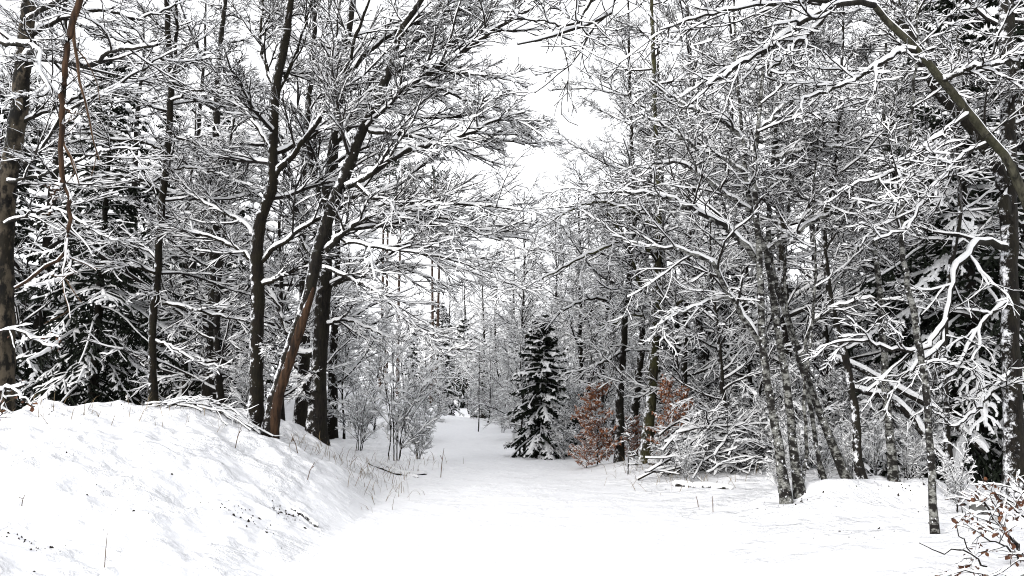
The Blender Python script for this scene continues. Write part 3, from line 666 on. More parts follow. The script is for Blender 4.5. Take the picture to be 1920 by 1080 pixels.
PROTO['spruce_small'] = spruce(201, 'young_spruce', 3.6, 1.22, 150, 12, 4, .42, 1.15, .03, .85, 3, .030, .020)
PROTO['spruce_big'] = spruce(202, 'spruce_tree', 10.0, 2.7, 120, 16, 5, .62, 1.15, .04, .8, 2, .036, .021, .028)
PROTO['spruce_far'] = spruce(203, 'snowy_spruce', 3.6, .95, 90, 8, 3, .65, 1.1, .03, .8, 1, .040, .024)
PROTO['frosted'] = proto_tree(105, 4.5, .035, 'frosted_tree', dict(n=24, ang=(40, 75), lf=.34, up=.02, flat=1.6, rr=.5, rcap=.016, wob=.12), dict(FP, n2=6, n3=5, n4=2, flat=.9, wob=.14, t=(.036, .032, .028), rt=.0034), t0=.04)
PROTO['frosted_bush'] = proto_tree(106, 1.7, .014, 'frosted_bush', dict(n=20, ang=(20, 60), lf=.55, up=.03, flat=1.6, rr=.6, rcap=.009, wob=.14), dict(FP, n2=6, n3=4, n4=2, flat=1.0, wob=.14, t=(.024, .022, .019), rt=.003), t0=.02)
def pine():
    o = thing('pine_tree', (0, 0, 0), 'x', 'pine'); rng = np.random.default_rng(205)
    z = np.linspace(-.1, 18, 20); P = np.stack([.06 * np.sin(z * .35), .05 * np.cos(z * .3), z], -1)[None]; R = (.15 * (1 - z / 18 * .75))[None]
    g = Geo(); tube(g, P, R, 8, True); g.mk('trunk', M['pine'], o)
    A, B = grow(P, R, 34, rng, t0=.68, t1=1, ang=(50, 85), lf=.14, ltap=.5, K=7, flat=1.6, rr=.4, rcap=.04, up=.05, wob=.12)
    fg = Geo(); sn = Geo(); tube(fg, A, B, 5)
    A2, B2 = grow(A, B, 10, rng, t0=.3, ang=(30, 60), lf=.35, K=4, flat=1., rt=.02, up=.06); gutter(fg, A2, B2 + .015); needles(fg, A2, 14, rng, .14, .012)
    snow_roof(sn, A2, B2 + .015, .03, rng); fg.mk('crown', M['needle'], o, smooth=False); sn.mk('snow', M['snow'], o, kind='stuff'); return o
PROTO['pine'] = pine()
_used = set()
def place(kind, p, rz, s, label, group=None):
    o = PROTO[kind]
    if kind in _used: return dup(o, p, rz, s, label, group)
    _used.add(kind); o.location = [float(v) for v in p]; o.rotation_euler = (0, 0, rz); o.scale = (s, s, s)
    o['label'] = label
    if group: o['group'] = group
    return o
def sink(p, d=.05): return (p[0], p[1], p[2] - d)

# spruces
for kind, x, Y, s, rz, lab in [
    ('spruce_small', 1017, 20.4, 1.0, .4, 'dark young spruce with snow pads standing at the bend of the path'),
    ('spruce_big', 170, 16.0, .80, 0.3, 'wide dark spruce with drooping snowy boughs behind the left bank'),
    ('spruce_big', 395, 21.0, .95, 2.1, 'dark spruce behind the slender trunk and the straight dark-barked tree'),
    ('spruce_big', -20, 20.0, 1.05, 4.0, 'dark spruce cut off by the left edge behind the old pale tree'),
    ('spruce_big', 290, 26.0, 1.1, 1.2, 'tall spruce in the gap between the old tree and slender trunk, far back'),
    ('spruce_big', 1375, 20.0, .72, 5.2, 'dark spruce behind the brushwood pile, left of the birch clump'),
    ('spruce_big', 1845, 13.6, 1.0, 3.3, 'tall dark spruce with thick snow lumps beside the far right trunk'),
    ('spruce_big', 1960, 16.0, 1.15, .9, 'tall dark spruce cut off by the right edge of the picture'),
    ('spruce_small', 1270, 21.0, .95, 2.0, 'small snowy spruce behind the right russet beech'),
    ('spruce_small', 1680, 21.0, 1.5, 3.0, 'half-grown spruce far back behind the grey saplings'),
    ('spruce_far', 775, 44.0, 1.25, 1.0, 'small dark spruce far back below the twin pine stems'),
    ('spruce_far', 835, 36.0, .95, 4.1, 'small dark spruce at the far left edge of the path, behind bare bushes'),
    ('spruce_far', 868, 52.0, 1.6, 5.0, 'slim far spruce standing between the twin pines and the path spruce'),
    ('spruce_far', 823, 66.0, 2.3, 2.4, 'farthest slim spruce tip showing right beside the twin pine stems'),
    ('spruce_far', 905, 40.0, .9, 3.4, 'far white snowed-in spruce just left of the path spruce'),
    ('spruce_far', 648, 33.0, .8, 2.9, 'small snowy spruce on the far slope behind the bare bushes')]:
    place(kind, sink(gpt(x, Y)), rz, s, lab)
for x, Y, s, rz, lab in [(808, 60, .95, 0, 'left one of the twin thin reddish pine stems far down the path'), (819, 62, 1.0, 2, 'right one of the twin thin reddish pine stems far down the path'),
                         (712, 52, .9, 1, 'thin far pine stem seen between leaning tree and twin pines'), (745, 56, .95, 4, 'far pine stem just left of the twin pines'), (722, 58, 1.0, 5, 'far pine stem behind the leaning tree limbs, close to a neighbouring stem')]:
    place('pine', sink(gpt(x, Y)), rz, s, lab)
# bare trees filling the wood
LEFT = ('behind the left bank', [(-80, 'the left picture edge'), (20, 'the old mottled tree'), (165, 'the wide drooping spruce'), (290, 'the slender trunk'), (395, 'the slender trunk gap'), (481, 'the straight dark-barked tree'), (545, 'the leaning split tree'), (600, 'the thick dark trunk'), (660, 'the dry grass tuft')])
RIGHT = ('right of the path', [(1050, 'the path spruce'), (1130, 'the left russet beech'), (1200, 'the green-barked trunk'), (1260, 'the right russet beech'), (1350, 'the brushwood pile'), (1460, 'the birch clump'), (1560, 'the birches gap'), (1620, 'the dark curved sapling'), (1679, 'the grey sapling'), (1740, 'the snow-flecked sapling'), (1800, 'the drooping white limb'), (1900, 'the far right trunk')])
MID = ('at the path end', [(690, 'the bare bushes'), (750, 'the far pine stems'), (813, 'the twin pine stems'), (870, 'the far slim spruce'), (935, 'the brown bush'), (1010, 'the path spruce'), (1090, 'the left russet beech')])
LOOK = {'frosted': 'snow-white young tree', 'frosted_bush': 'snow-white bush', 'beech': 'level-branched bare tree', 'ash': 'steep-branched bare tree', 'thicket': 'small twiggy tree'}
rngB = np.random.default_rng(77)
def wood(lst, where, group):
    for kind, x, Y, s in lst:
        if kind in ('ash', 'beech') and Y > 30 and where is not MID: continue
        p = gpt(x, Y); mark = min(where[1], key=lambda q: abs(q[0] - x))[1]
        tier = 'close behind' if Y < 19 else 'some way behind' if Y < 29 else 'far behind' if Y < 47 else 'very far behind'
        place(kind, sink(p), rngB.uniform(0, 6.28), s * rngB.uniform(.92, 1.08), f'{LOOK[kind]} {tier} {mark}, {where[0]}', group)
wood([('beech', 60, 20, 1.1), ('beech', 225, 21.5, 1.05), ('beech', 385, 16.5, .95), ('ash', 330, 23, 1.15), ('beech', 560, 21, 1), ('thicket', 420, 15.5, .85),
      ('ash', 250, 31, 1.3), ('beech', 620, 24, .95), ('ash', 100, 34, 1.4), ('beech', 500, 33, 1.2), ('ash', 660, 33, .9), ('thicket', 530, 17, .8),
      ('ash', 0, 40, 1.5), ('beech', 330, 42, 1.4), ('ash', 600, 42, 1.1), ('beech', -150, 19, 1), ('ash', 180, 45, 1.5), ('ash', 460, 48, 1.4), ('thicket', 350, 19, 1.1), ('thicket', 120, 22, 1.1)], LEFT, 'bare trees behind the left bank')
wood([('thicket', 1290, 15.5, .95), ('ash', 1330, 18, .95), ('beech', 1480, 15, .85), ('thicket', 1540, 15.5, .95), ('thicket', 1640, 16, 1), ('beech', 1700, 17, 1), ('ash', 1780, 15, 1), ('thicket', 1720, 15.5, .95), ('thicket', 1430, 15.5, .85),
      ('beech', 1400, 22, 1.05), ('ash', 1260, 21, .95), ('beech', 1850, 20, 1.1), ('ash', 1150, 30, .85), ('thicket', 1150, 26, .85),
      ('ash', 1350, 30, 1.2), ('beech', 1500, 33, 1.3), ('ash', 1650, 34, 1.3), ('beech', 1790, 30, 1.3), ('ash', 1900, 28, 1.2), ('ash', 1250, 38, 1.2), ('beech', 1420, 42, 1.4), ('ash', 1600, 45, 1.5), ('beech', 1760, 42, 1.5), ('ash', 1920, 40, 1.5),
      ('beech', 1980, 13, .9), ('thicket', 1580, 19, 1.1), ('thicket', 1360, 14.5, .7)], RIGHT, 'bare trees in the right thicket')
wood([('thicket', 990, 27, .82), ('thicket', 930, 36, .62), ('thicket', 960, 48, .8), ('thicket', 1010, 55, .95), ('thicket', 880, 60, .75), ('thicket', 780, 58, .75), ('thicket', 1080, 38, .9),
      ('thicket', 830, 75, .8), ('thicket', 900, 80, .9), ('thicket', 1100, 45, .95), ('thicket', 950, 90, 1.1), ('thicket', 1040, 75, 1.1), ('thicket', 850, 95, 1.0), ('thicket', 790, 100, 1.1), ('thicket', 900, 45, .5), ('thicket', 915, 33, .42), ('thicket', 965, 30, .5)], MID, 'small far trees at the end of the path')
wood([('frosted', x, Y, s_) for x, Y, s_ in [(790, 40, 1.0), (700, 27, .8), (645, 24, .95), (625, 30, 1.2), (760, 36, .9), (880, 44, .9), (910, 38, .85), (945, 33, .75), (975, 26, .8), (930, 50, 1.1), (960, 42, 1.1), (1000, 35, 1.0), (1040, 24, .85), (1065, 29, 1.0), (1030, 40, 1.3), (850, 62, 1.2), (830, 52, .9), (710, 46, 1.4), (1110, 27, 1.1), (1075, 36, 1.4), (985, 52, 1.5), (900, 58, 1.4), (870, 72, 1.7), (940, 70, 1.8), (820, 80, 1.7), (780, 66, 1.6)]], MID, 'small far trees at the end of the path')
wood([('frosted_bush', x, Y, s_) for x, Y, s_ in [(800, 26, .8), (815, 31, .8), (1060, 19.5, .6), (1090, 22, .9), (985, 27, .7), (960, 31, .8), (880, 36, .8), (925, 34, .8), (1080, 25, 1.1)]], MID, 'small far trees at the end of the path')
wood([('frosted_bush', x, Y, s_) for x, Y, s_ in [(1290, 18.5, 1), (1212, 22, 1.1), (1185, 25, 1.3), (1235, 20, .9), (1420, 15.5, 1), (1460, 13.5, .8), (1390, 16.5, 1.1), (1520, 14.5, 1), (1600, 14, 1), (1660, 15, 1.1), (1560, 17, 1.2), (1720, 14, 1), (1770, 13.2, .9), (1480, 18, 1.3), (1330, 19, 1.2), (1640, 19, 1.3)]], RIGHT, 'bare trees in the right thicket')
wood([('beech', 905, 39, .68), ('ash', 1050, 33, .72), ('beech', 965, 56, .95), ('ash', 845, 66, .85), ('ash', 990, 31, .72), ('ash', 1095, 25, .72), ('beech', 930, 46, .75), ('ash', 1060, 40, .85), ('beech', 870, 64, .9)], MID, 'small far trees at the end of the path')
wood([('frosted', x, 27 + (i * 23 % 22), 1.15 + .02 * (i * 23 % 22)) for i, x in enumerate(range(1120, 2000, 50))], RIGHT, 'bare trees in the right thicket')
wood([('frosted', x, 27 + (i * 23 % 22), 1.15 + .02 * (i * 23 % 22)) for i, x in enumerate(range(-60, 660, 50))], LEFT, 'bare trees behind the left bank')
# bare bushes
for x, Y, s, lab in [(738, 17.8, 1.4, 'bare white-twigged bush where the left bank meets the path, larger of two'), (672, 20.5, 1.1, 'bare bush just right of the thick dark trunk, below its limbs'), (786, 18.6, .72, 'small bare bush nearest the path edge at the foot of the left bank'), (1320, 16.5, .9, 'bare bush behind the brushwood pile by the green-barked trunk'), (1540, 12.3, .65, 'thin shoots growing between birch clump and dark curved sapling'), (1500, 11.0, .55, 'thin shoots at the foot of the birch clump'),
                     (1640, 12.5, .7, 'bare bush behind the two grey saplings'), (1740, 12.5, .7, 'bare bush behind the snow-flecked sapling near the shrub'), (1120, 22, .9, 'snowed-in bare bush behind the left russet beech'), (460, 14.2, .7, 'bare bush behind the bank crest beside the straight dark-barked tree'), (1420, 14.0, .7, 'bare bush at right end of the brushwood pile'),
                     (1600, 10.9, .42, 'thin shoots at the foot of the dark curved sapling'), (1460, 10.6, .38, 'low thin shoots left of the birch clump foot'), (1700, 10.9, .45, 'thin shoots right of the second grey sapling foot'), (1285, 13.6, .4, 'low snowy twigs at the left end of the lying log'), (1800, 9.6, .45, 'thin shoots just behind the leafy shrub'), (1240, 14.6, .45, 'low snowy twigs right of the green-barked trunk foot')]:
    place('bush', sink(gpt(x, Y)), rngB.uniform(0, 6.28), s, lab, 'bare bushes')
wood([('thicket', x, 24 + (i * 29 % 14), .8) for i, x in enumerate(range(1140, 1960, 105))], RIGHT, 'bare trees in the right thicket')
wood([('thicket', x, 24 + (i * 29 % 14), .85) for i, x in enumerate(range(-40, 660, 110))], LEFT, 'bare trees behind the left bank')

# ------------------------------------------------------------------ russet beeches that kept their leaves
def leaves_on(P, m, rng, ln, wd):
    """small folded leaf quads hanging on twigs; returns leaf quads and the snow lying on some of them"""
    N, K, _ = P.shape
    t = rng.random((N, m)) * (K - 1); i = np.minimum(t.astype(int), K - 2); f = (t - i)[..., None]; ri = np.arange(N)[:, None]
    A = P[ri, i]; B_ = P[ri, i + 1]; p = (A + (B_ - A) * f).reshape(-1, 3); T = nrm(B_ - A).reshape(-1, 3)
    d = nrm(T * .5 + rng.normal(0, .5, T.shape) - Z3 * rng.uniform(.1, .9, (len(p), 1))); s = nrm(np.cross(d, Z3 + rng.normal(0, .4, d.shape)))
    n = np.cross(s, d); L = ln * rng.uniform(.7, 1.3, (len(p), 1)); W = wd * rng.uniform(.7, 1.2, (len(p), 1)); c = W * rng.uniform(-.5, .5, (len(p), 1))
    V = np.stack([p, p + d * L * .5 + s * W + n * c, p + d * L - Z3 * .01, p + d * L * .5 - s * W + n * c], 1)
    k = rng.random(len(p)) < .38
    return V, V[k] + Z3 * .009
def russet(seed, H):
    t = Tree('beech_sapling', (0, 0, 0), 'x', None, 'sapling', seed, 'bark', 'twig_brown', cull=False); rng = t.rng
    P, R = t.trunk([[0, 0, -.05, .02], [.03, .02, H * .4, .015], [-.03, 0, H * .75, .009], [0, .02, H, .004]], K=20, sides=6, flare=False)
    lf = Geo()
    A, B_ = t.rlimbs(P, R, 34, K=7, t=.02, t0=.06, t1=.97, ang=(50, 80), lf=.42, ltap=.72, up=.01, flat=1.6, rr=.5, rcap=.01, wob=.1)
    A2, B2 = grow(A, B_, 7, rng, K=4, lf=.42, flat=.5, ang=(35, 55), rcap=.005, rt=.003); gutter(t.crown, A2, B2); snow_roof(t.sn, A2, B2, .012, rng)
    for q, m in ((A, 16), (A2, 13)):
        V, S = leaves_on(q, m, rng, .066, .024); lf.add(V, np.arange(len(V) * 4).reshape(-1, 4)); t.sn.add(S, np.arange(len(S) * 4).reshape(-1, 4))
    lf.mk('leaves', M['leaf'], t.o, smooth=False, base=t.base, kind='stuff'); t.finish(); return t.o
PROTO['russet'] = russet(301, 1.9)
for x, Y, s, rz, lab in [(1120, 17.2, .92, .5, 'russet-leaved young beech between the path spruce and the curved trunk'), (1262, 15.2, .85, 2.6, 'russet-leaved young beech just right of the green-barked trunk'), (1100, 16.9, .55, 4.0, 'low russet beech shoot at the path edge in front of the taller one'), (1190, 18.2, .55, 1.2, 'low russet beech shoot half hidden between the two trunks')]:
    place('russet', sink(gpt(x, Y)), rz, s, lab, 'russet young beeches')
t = place('bush', sink(gpt(942, 29.0)), 1.0, .62, 'low brown bush beside the far path, just left of the spruce')

# near beech shrub with single leaves, bottom right
def leaf_mesh(k):
    rng = np.random.default_rng(400 + k); n = 5; rows = []
    for i in range(n):
        f = i / (n - 1); w = .021 * math.sin(math.pi * min(.97, f * .92 + .04)) ** .7; c = -.012 * math.sin(f * 2.5 + k) - .01 * f
        fold = w * rng.uniform(.2, .6)
        rows.append([[-w, .058 * f, c + fold], [0, .058 * f, c], [w, .058 * f, c + fold * rng.uniform(.6, 1.3)]])
    return np.array(rows)
LEAF = []
for k in range(4):
    o = mk('leaf', leaf_mesh(k).reshape(-1, 3), strips(1, 5, 3, False), M['leaf_dull']); LEAF.append(o.data); bpy.data.objects.remove(o)
def put_leaves(parent, base, P, m, rng, sc_=1.0):
    N, K, _ = P.shape
    for a in range(N):
        for _ in range(m):
            t = rng.random() * (K - 1) * .8 + (K - 1) * .2; i = min(int(t), K - 2); p = P[a, i] + (P[a, i + 1] - P[a, i]) * (t - i)
            o = bpy.data.objects.new('leaf', LEAF[rng.integers(4)]); C.objects.link(o); o.parent = parent
            o.location = [float(v) for v in (p - base)]; o.rotation_euler = (rng.normal(-.75, .5), rng.normal(0, .5), rng.uniform(0, 6.28))
            q = sc_ * rng.uniform(.5, 1.0); o.scale = (q, q, q)
def near_shrub():
    b = gpt(1975, 6.6); t = Tree('beech_shrub', b, 'leafy beech shrub with orange-brown leaves under snow, bottom right corner', None, 'shrub', 501, 'bark', 'twig', snow=1.0)
    ax = []
    for pts, y0, y1, w0, w1 in [
        ([(1967, 1124), (1942, 1074), (1912, 1034), (1882, 994), (1842, 939), (1817, 924)], 6.6, 6.9, 9, 3), ([(1972, 1114), (1957, 1044), (1947, 984), (1922, 934), (1892, 904)], 6.6, 7.2, 7, 3),
        ([(1947, 1094), (1912, 1044), (1882, 1024), (1847, 1009), (1827, 1019)], 6.5, 6.2, 5, 2), ([(1922, 1044), (1872, 974), (1842, 964), (1812, 959)], 6.6, 7.0, 5, 2), ([(1982, 1084), (1972, 1014), (1967, 964), (1947, 914)], 6.7, 6.6, 6, 3),
        ([(1932, 1064), (1892, 1094), (1842, 1079), (1802, 1074)], 6.4, 6.0, 4, 2), ([(1947, 994), (1912, 964), (1892, 939), (1862, 924)], 6.7, 6.5, 4, 2), ([(1972, 1094), (2002, 1034), (2007, 974), (1992, 924)], 6.6, 6.4, 6, 3)]:
        ax.append(t.limb(tr(pts, y0, y1, w0, w1), K=14, sides=6, t=.022))
    tw = []
    for P, R in ax:
        A, B_ = grow(P, R, 7, t.rng, t0=.3, K=6, lf=.42, ltap=.4, ang=(30, 60), flat=.8, rcap=.005, rt=.003, wob=.14); tube(t.crown, A, B_, 4); snow_cap(t.sn, A, B_, .014, t.rng, .85)
        A2, B2 = grow(A, B_, 3, t.rng, K=4, lf=.45, ang=(30, 55), flat=.6, rcap=.004, rt=.0025); tube(t.crown, A2, B2, 4); snow_cap(t.sn, A2, B2, .012, t.rng, .8); tw += [A, A2]
    t.finish()
    for k, a in enumerate(tw): put_leaves(t.o, t.base, resample_all(a), 1 if k % 2 else 2, t.rng)
    return t
def resample_all(P):
    i = np.linspace(0, P.shape[1] - 1, 4).round().astype(int); return P[:, i]
near_shrub()
def bare_twig():
    b = gpt(1850, 6.2); b[2] -= .02; t = Tree('bare_sprig', b, 'low bare sprig reaching left across the snow in front of the leafy shrub', None, 'sprig', 502, 'bark', 'twig', snow=.15)
    t.limb(tr([(1850, 1062), (1825, 1040), (1790, 1030), (1760, 1035), (1722, 1018)], 6.2, 6.0, 4, 2), K=12, sides=5, t=.01); t.limb(tr([(1825, 1040), (1800, 1000), (1790, 985)], 6.2, 6.1, 3, 1.5), K=8, sides=5, t=.01)
    t.limb(tr([(1822, 1046), (1800, 1052), (1788, 1064)], 6.2, 6.0, 3, 1.5), K=8, sides=5, t=.01); t.finish()
bare_twig()
def left_sprigs():
    for k, (lab, ls, seed) in enumerate([
        ('beech branch with a few brown leaves jutting in at the left edge above the bank', [([(-60, 640), (0, 622), (20, 618), (60, 635), (100, 655)], 8.6, 8.2, 5, 2), ([(60, 636), (90, 633), (118, 630)], 8.4, 8.2, 3, 2)], 511),
        ('low snapped branch with brown leaves resting on the bank at left edge', [([(-60, 745), (0, 733), (30, 724), (48, 722)], 8.8, 8.5, 9, 5), ([(20, 728), (40, 745), (62, 762)], 8.6, 8.4, 4, 2), ([(10, 735), (5, 760), (0, 790)], 8.7, 8.6, 4, 2)], 512)]):
        b = at(*ls[0][0][0], ls[0][1]); t = Tree('beech_branch', b, lab, None, 'branch', seed, 'bark_brown', 'twig'); tw = []
        for L in ls:
            P, R = t.limb(tr(*L), K=12, sides=6, t=.028)
            A, B_ = grow(P, R, 5, t.rng, t0=.3, K=5, lf=.35, flat=.7, rcap=.004, rt=.0025); gutter(t.crown, A, B_); snow_roof(t.sn, A, B_, .018, t.rng); tw.append(resample_all(A))
        t.finish(); put_leaves(t.o, t.base, np.concatenate(tw), 1, t.rng)
left_sprigs()

# ------------------------------------------------------------------ brushwood, logs, stones, post
def stick(parent, base, pts, rng, K=12, sides=6, t=.04, name='stick', mat='bark'):
    c = resample(pts, K); P = c[None, :, :3] + rng.normal(0, .008, (1, K, 3)); R = c[None, :, 3]
    g = Geo(); tube(g, P, R, sides); o = g.mk(name, M[mat], parent, base=base)
    g = Geo(); snow_cap(g, P, R, t, rng, 1.0); g.mk('snow', M['snow'], o, base=base, kind='stuff'); return P, R
def brush_pile():
    b = gpt(1362, 14.2); t = Tree('brushwood_pile', b, 'large heap of cut brushwood under snow beside the path, left of the birches', None, 'brushwood', 601, snow=1.0); rng = t.rng
    ax = []
    for k in range(92):
        lay = (k / 92); z = .08 + .85 * lay; w = 1.15 * (1 - .55 * lay)
        a = rng.normal(.25, .45) + (math.pi if rng.random() < .3 else 0); L = rng.uniform(.8, 1.9)
        cx = rng.uniform(-.75, .75) * w; cy = rng.uniform(-.5, .7) * w
        d = np.array([math.cos(a), math.sin(a) * .8, 0]); r = rng.uniform(.006, .019)
        p = []
        for f in (-1, -.4, .3, 1):
            q = b + np.array([cx, cy, 0]) + d * L * .5 * f + rng.normal(0, .04, 3)
            q[2] = max(b[2] + z - .22 * f * f + .12 * f * (1 if rng.random() < .7 else -1) + rng.normal(0, .03), float(ground(q[0], q[1])) + .02); p.append([*q, r * (1 - .55 * (f + 1) / 2)])
        ax.append(stick(t.o, b, p, rng))
    for P, R in ax:
        A, B_ = grow(P, R, 7, rng, K=5, lf=.42, flat=1., rcap=.008, rt=.005, wob=.16); gutter(t.crown, A, B_); snow_roof(t.sn, A, B_, .022, rng)
        A2, B2 = grow(A, B_, 2, rng, K=3, lf=.5, flat=1., rcap=.006, rt=.004); gutter(t.crown, A2, B2); snow_roof(t.sn, A2, B2, .018, rng)
    t.sn.mk('snow', M['snow'], t.o, base=t.base, kind='stuff'); t.crown.mk('twigs', M['twig'], t.o, base=t.base, kind='stuff')
brush_pile()
def log_thing(name, label, pts, Y0, Y1, w0, w1, seed, mat='bark', t=.075, down=True, cat='log', K=22):
    p = tr(pts, Y0, Y1, w0, w1); rng = np.random.default_rng(seed)
    if down:
        for q in p: q[2] = float(ground(q[0], q[1])) + q[3] * .1
    c = resample(p, K); P = c[None, :, :3] + rng.normal(0, .006, (1, K, 3)); R = c[None, :, 3]
    R[0, 0] *= .6; R[0, -1] *= .5
    o = thing(name, p[0][:3], label, cat); g = Geo(); tube(g, P, R, 9, False, .05, rng); g.mk('stem', M[mat], o, base=p[0][:3])
    g = Geo(); snow_cap(g, P, R, t, rng, 1.0); g.mk('snow', M['snow'], o, base=p[0][:3], kind='stuff')
log_thing('fallen_log', 'snow-covered log lying in front of the brushwood, largest of the lying logs', [(1262, 893), (1300, 898), (1335, 906), (1375, 903)], 13.4, 12.6, 11, 6, 1)
log_thing('fallen_log', 'snow-covered log at the foot of the green-barked trunk', [(1215, 872), (1245, 866), (1275, 868)], 15.4, 15.0, 12, 9, 3)
log_thing('fallen_log', 'snow-capped branch lying at the foot of the bare bushes by the bank', [(690, 850), (740, 858), (800, 868)], 15.6, 16.0, 9, 5, 4)
log_thing('fallen_log', 'second thinner branch crossing under the bare bushes by the bank', [(715, 858), (760, 850), (785, 862)], 16.2, 15.4, 7, 4, 5)
log_thing('exposed_root', 'dark root sticking out of a hole in the snowy bank', [(545, 880), (572, 882), (598, 892)], 9.6, 9.4, 8, 5, 6, t=.025, cat='root')
log_thing('leaning_dead_trunk', 'upper of two snow-topped dead stems leaning behind the grey saplings', [(1560, 668), (1598, 685), (1675, 724), (1770, 780), (1850, 850)], 13.2, 12.0, 8, 11, 7, down=False, cat='dead tree')
log_thing('leaning_dead_trunk', 'lower arched dead stem with snow on top behind the grey saplings', [(1590, 728), (1620, 735), (1675, 752), (1737, 819), (1790, 900)], 12.8, 12.0, 8, 13, 8, down=False, cat='dead tree')
def blob(V0, rx, ry, rz, rng, rows=10, cols=14, lump=.12, zmin=-.4):
    th = np.linspace(math.acos(1), math.acos(zmin), rows)[:, None]; ph = np.linspace(0, 2 * math.pi, cols, endpoint=False)[None]
    n = 1 + lump * (np.sin(ph * 2 + rng.uniform(0, 6)) * np.sin(th * 2) + np.sin(ph * 3 + rng.uniform(0, 6)) * np.sin(th) * .6) + rng.normal(0, lump * .15, (rows, cols))
    V = np.stack([rx * n * np.sin(th) * np.cos(ph), ry * n * np.sin(th) * np.sin(ph), rz * n * np.cos(th) * np.ones_like(ph)], -1)
    return V + np.asarray(V0), strips(1, rows, cols, True)
def stone(label, x, Y, rx, ry, rz, seed):
    b = gpt(x, Y); o = thing('boulder', b, label, 'boulder')
    V, Q = blob((0, 0, 0), rx, ry, rz, np.random.default_rng(seed), 12, 18, .16, -.55); mk('stone', V.reshape(-1, 3), Q, M['stone'], o)
    V, Q = blob((.01, .03, .05), rx * 1.06, ry * 1.05, rz * 1.02, np.random.default_rng(seed), 12, 18, .16, -.15)
    V[-1] = V[-1] * [.86, .86, 1]; mk('snow', V.reshape(-1, 3), Q, M['snow'], o, kind='stuff')
stone('snow-capped boulder behind the foot of the second grey sapling', 1720, 11.2, .34, .28, .12, 710)
stone('small rounded snow-capped stone beyond the leafy shrub at right', 1842, 9.6, .13, .12, .14, 720)
def post():
    b = gpt(1689, 16.5); o = thing('fence_post', b, 'short brown fence post with a snow cap behind the saplings', 'post')
    g = Geo(); P = np.array([[0, 0, -.1], [0, 0, .2], [.01, 0, .45]])[None]; tube(g, P, np.full((1, 3), .05), 8, True); g.mk('stake', M['wood'], o)
    V, Q = blob((.01, 0, .45), .06, .06, .07, np.random.default_rng(3), 6, 10, .05, 0); mk('snow', V.reshape(-1, 3), Q, M['snow'], o, kind='stuff')
post()
def heap():
    b = gpt(383, 11.9); t = Tree('twig_heap', b, 'snowed-over heap of twigs on the bank crest left of straight tree', None, 'heap', 650); rng = t.rng
    for k in range(22):
        a = rng.uniform(-.6, .6); L = rng.uniform(.25, .6); c = rng.uniform(-.4, .5); cy = rng.uniform(-.3, .2); p = []
        for f in (-1, 0, 1):
            q = b + np.array([c + math.cos(a) * L * f, cy + math.sin(a) * L * f, 0]); q[2] = float(ground(q[0], q[1])) + .03 + (.14 - .12 * f * f) * rng.uniform(.3, 1); p.append([*q, rng.uniform(.005, .010)])
        P, R = stick(t.o, b, p, rng, 8, 5, .02, 'twig')
        A, B_ = grow(P, R, 3, rng, K=4, lf=.4, flat=1, rcap=.004, rt=.003); gutter(t.crown, A, B_); snow_roof(t.sn, A, B_, .012, rng)
    t.sn.mk('snow', M['snow'], t.o, base=t.base, kind='stuff'); t.crown.mk('fine_twigs', M['twig'], t.o, base=t.base, kind='stuff')
heap()
def thin_sapling(label, x, Y, H, seed, clump=True):
    b = gpt(x, Y); t = Tree('thin_sapling', b, label, None, 'sapling', seed, 'bark'); r = .012 * Y / 15
    P, R = t.trunk([[b[0], b[1], b[2] - .05, r], [b[0] + .02, b[1], b[2] + H * .5, r * .8], [b[0], b[1], b[2] + H, r * .4]], K=14, sides=6, flare=False)
    t.rlimbs(P, R, 12, K=5, t=.02, t0=.2, ang=(50, 80), lf=.16, flat=1.6, rcap=.008, wob=.1)
    A, B_ = t.axes[0]; A2, B2 = grow(A, B_, 4, t.rng, K=3, lf=.5, rcap=.006, rt=.004); gutter(t.crown, A2, B2); snow_roof(t.sn, A2, B2, .015, t.rng); t.finish()
thin_sapling('thin straight sapling at the far path edge left of the spruce', 897, 29.0, 3.0, 801)
thin_sapling('thin upright shoot at the path edge just left of green-barked trunk', 1177, 15.0, 1.0, 802)

# ------------------------------------------------------------------ grass, litter and stalks poking through the snow
def blades(name, spots, seed, mat, h, w, label):
    """spots: (x, y, spread_x, spread_y, count)"""
    rng = np.random.default_rng(seed); g = Geo(); X = []
    for x, y, sx, sy, n in spots: X.append(np.stack([rng.normal(x, sx, n), rng.normal(y, sy, n)], -1))
    X = np.concatenate(X); n = len(X); z = ground(X[:, 0], X[:, 1]) - .02; b = np.column_stack([X, z])
    d = np.column_stack([rng.normal(0, .4, (n, 2)), np.ones(n)]); H = h * rng.uniform(.4, 1.3, (n, 1)); side = nrm(np.column_stack([rng.normal(size=(n, 2)), np.zeros(n)])) * w
    m = b + d * H * .55; e = m + (d * [1.8, 1.8, .5]) * H * .5
    V = np.stack([b - side, b + side, m + side * .8, m - side * .8, e - side * .15, e + side * .15], 1)
    q = np.arange(n)[:, None] * 6; Q = np.concatenate([q + [0, 1, 2, 3], q + [3, 2, 5, 4]]); g.add(V, Q); o = g.mk(name, M[mat], smooth=False, kind='stuff'); tag(o, label, 'grass')
blades('grass', [(-2.65, 13.9, .3, .5, 80), (-2.4, 15.6, .3, .6, 60), (-3.3, 13.2, .25, .3, 40), (-2.0, 17.4, .35, .5, 50), (-4.6, 11.6, .6, .4, 40), (-6.0, 10.8, .7, .4, 60), (2.6, 15.2, .4, .4, 70), (-2.0, 12.5, .3, 1.0, 50), (3.0, 13.6, .5, .5, 60)], 901, 'straw', .26, .004, 'dry pale grass poking through the snow along the bank and path edge')
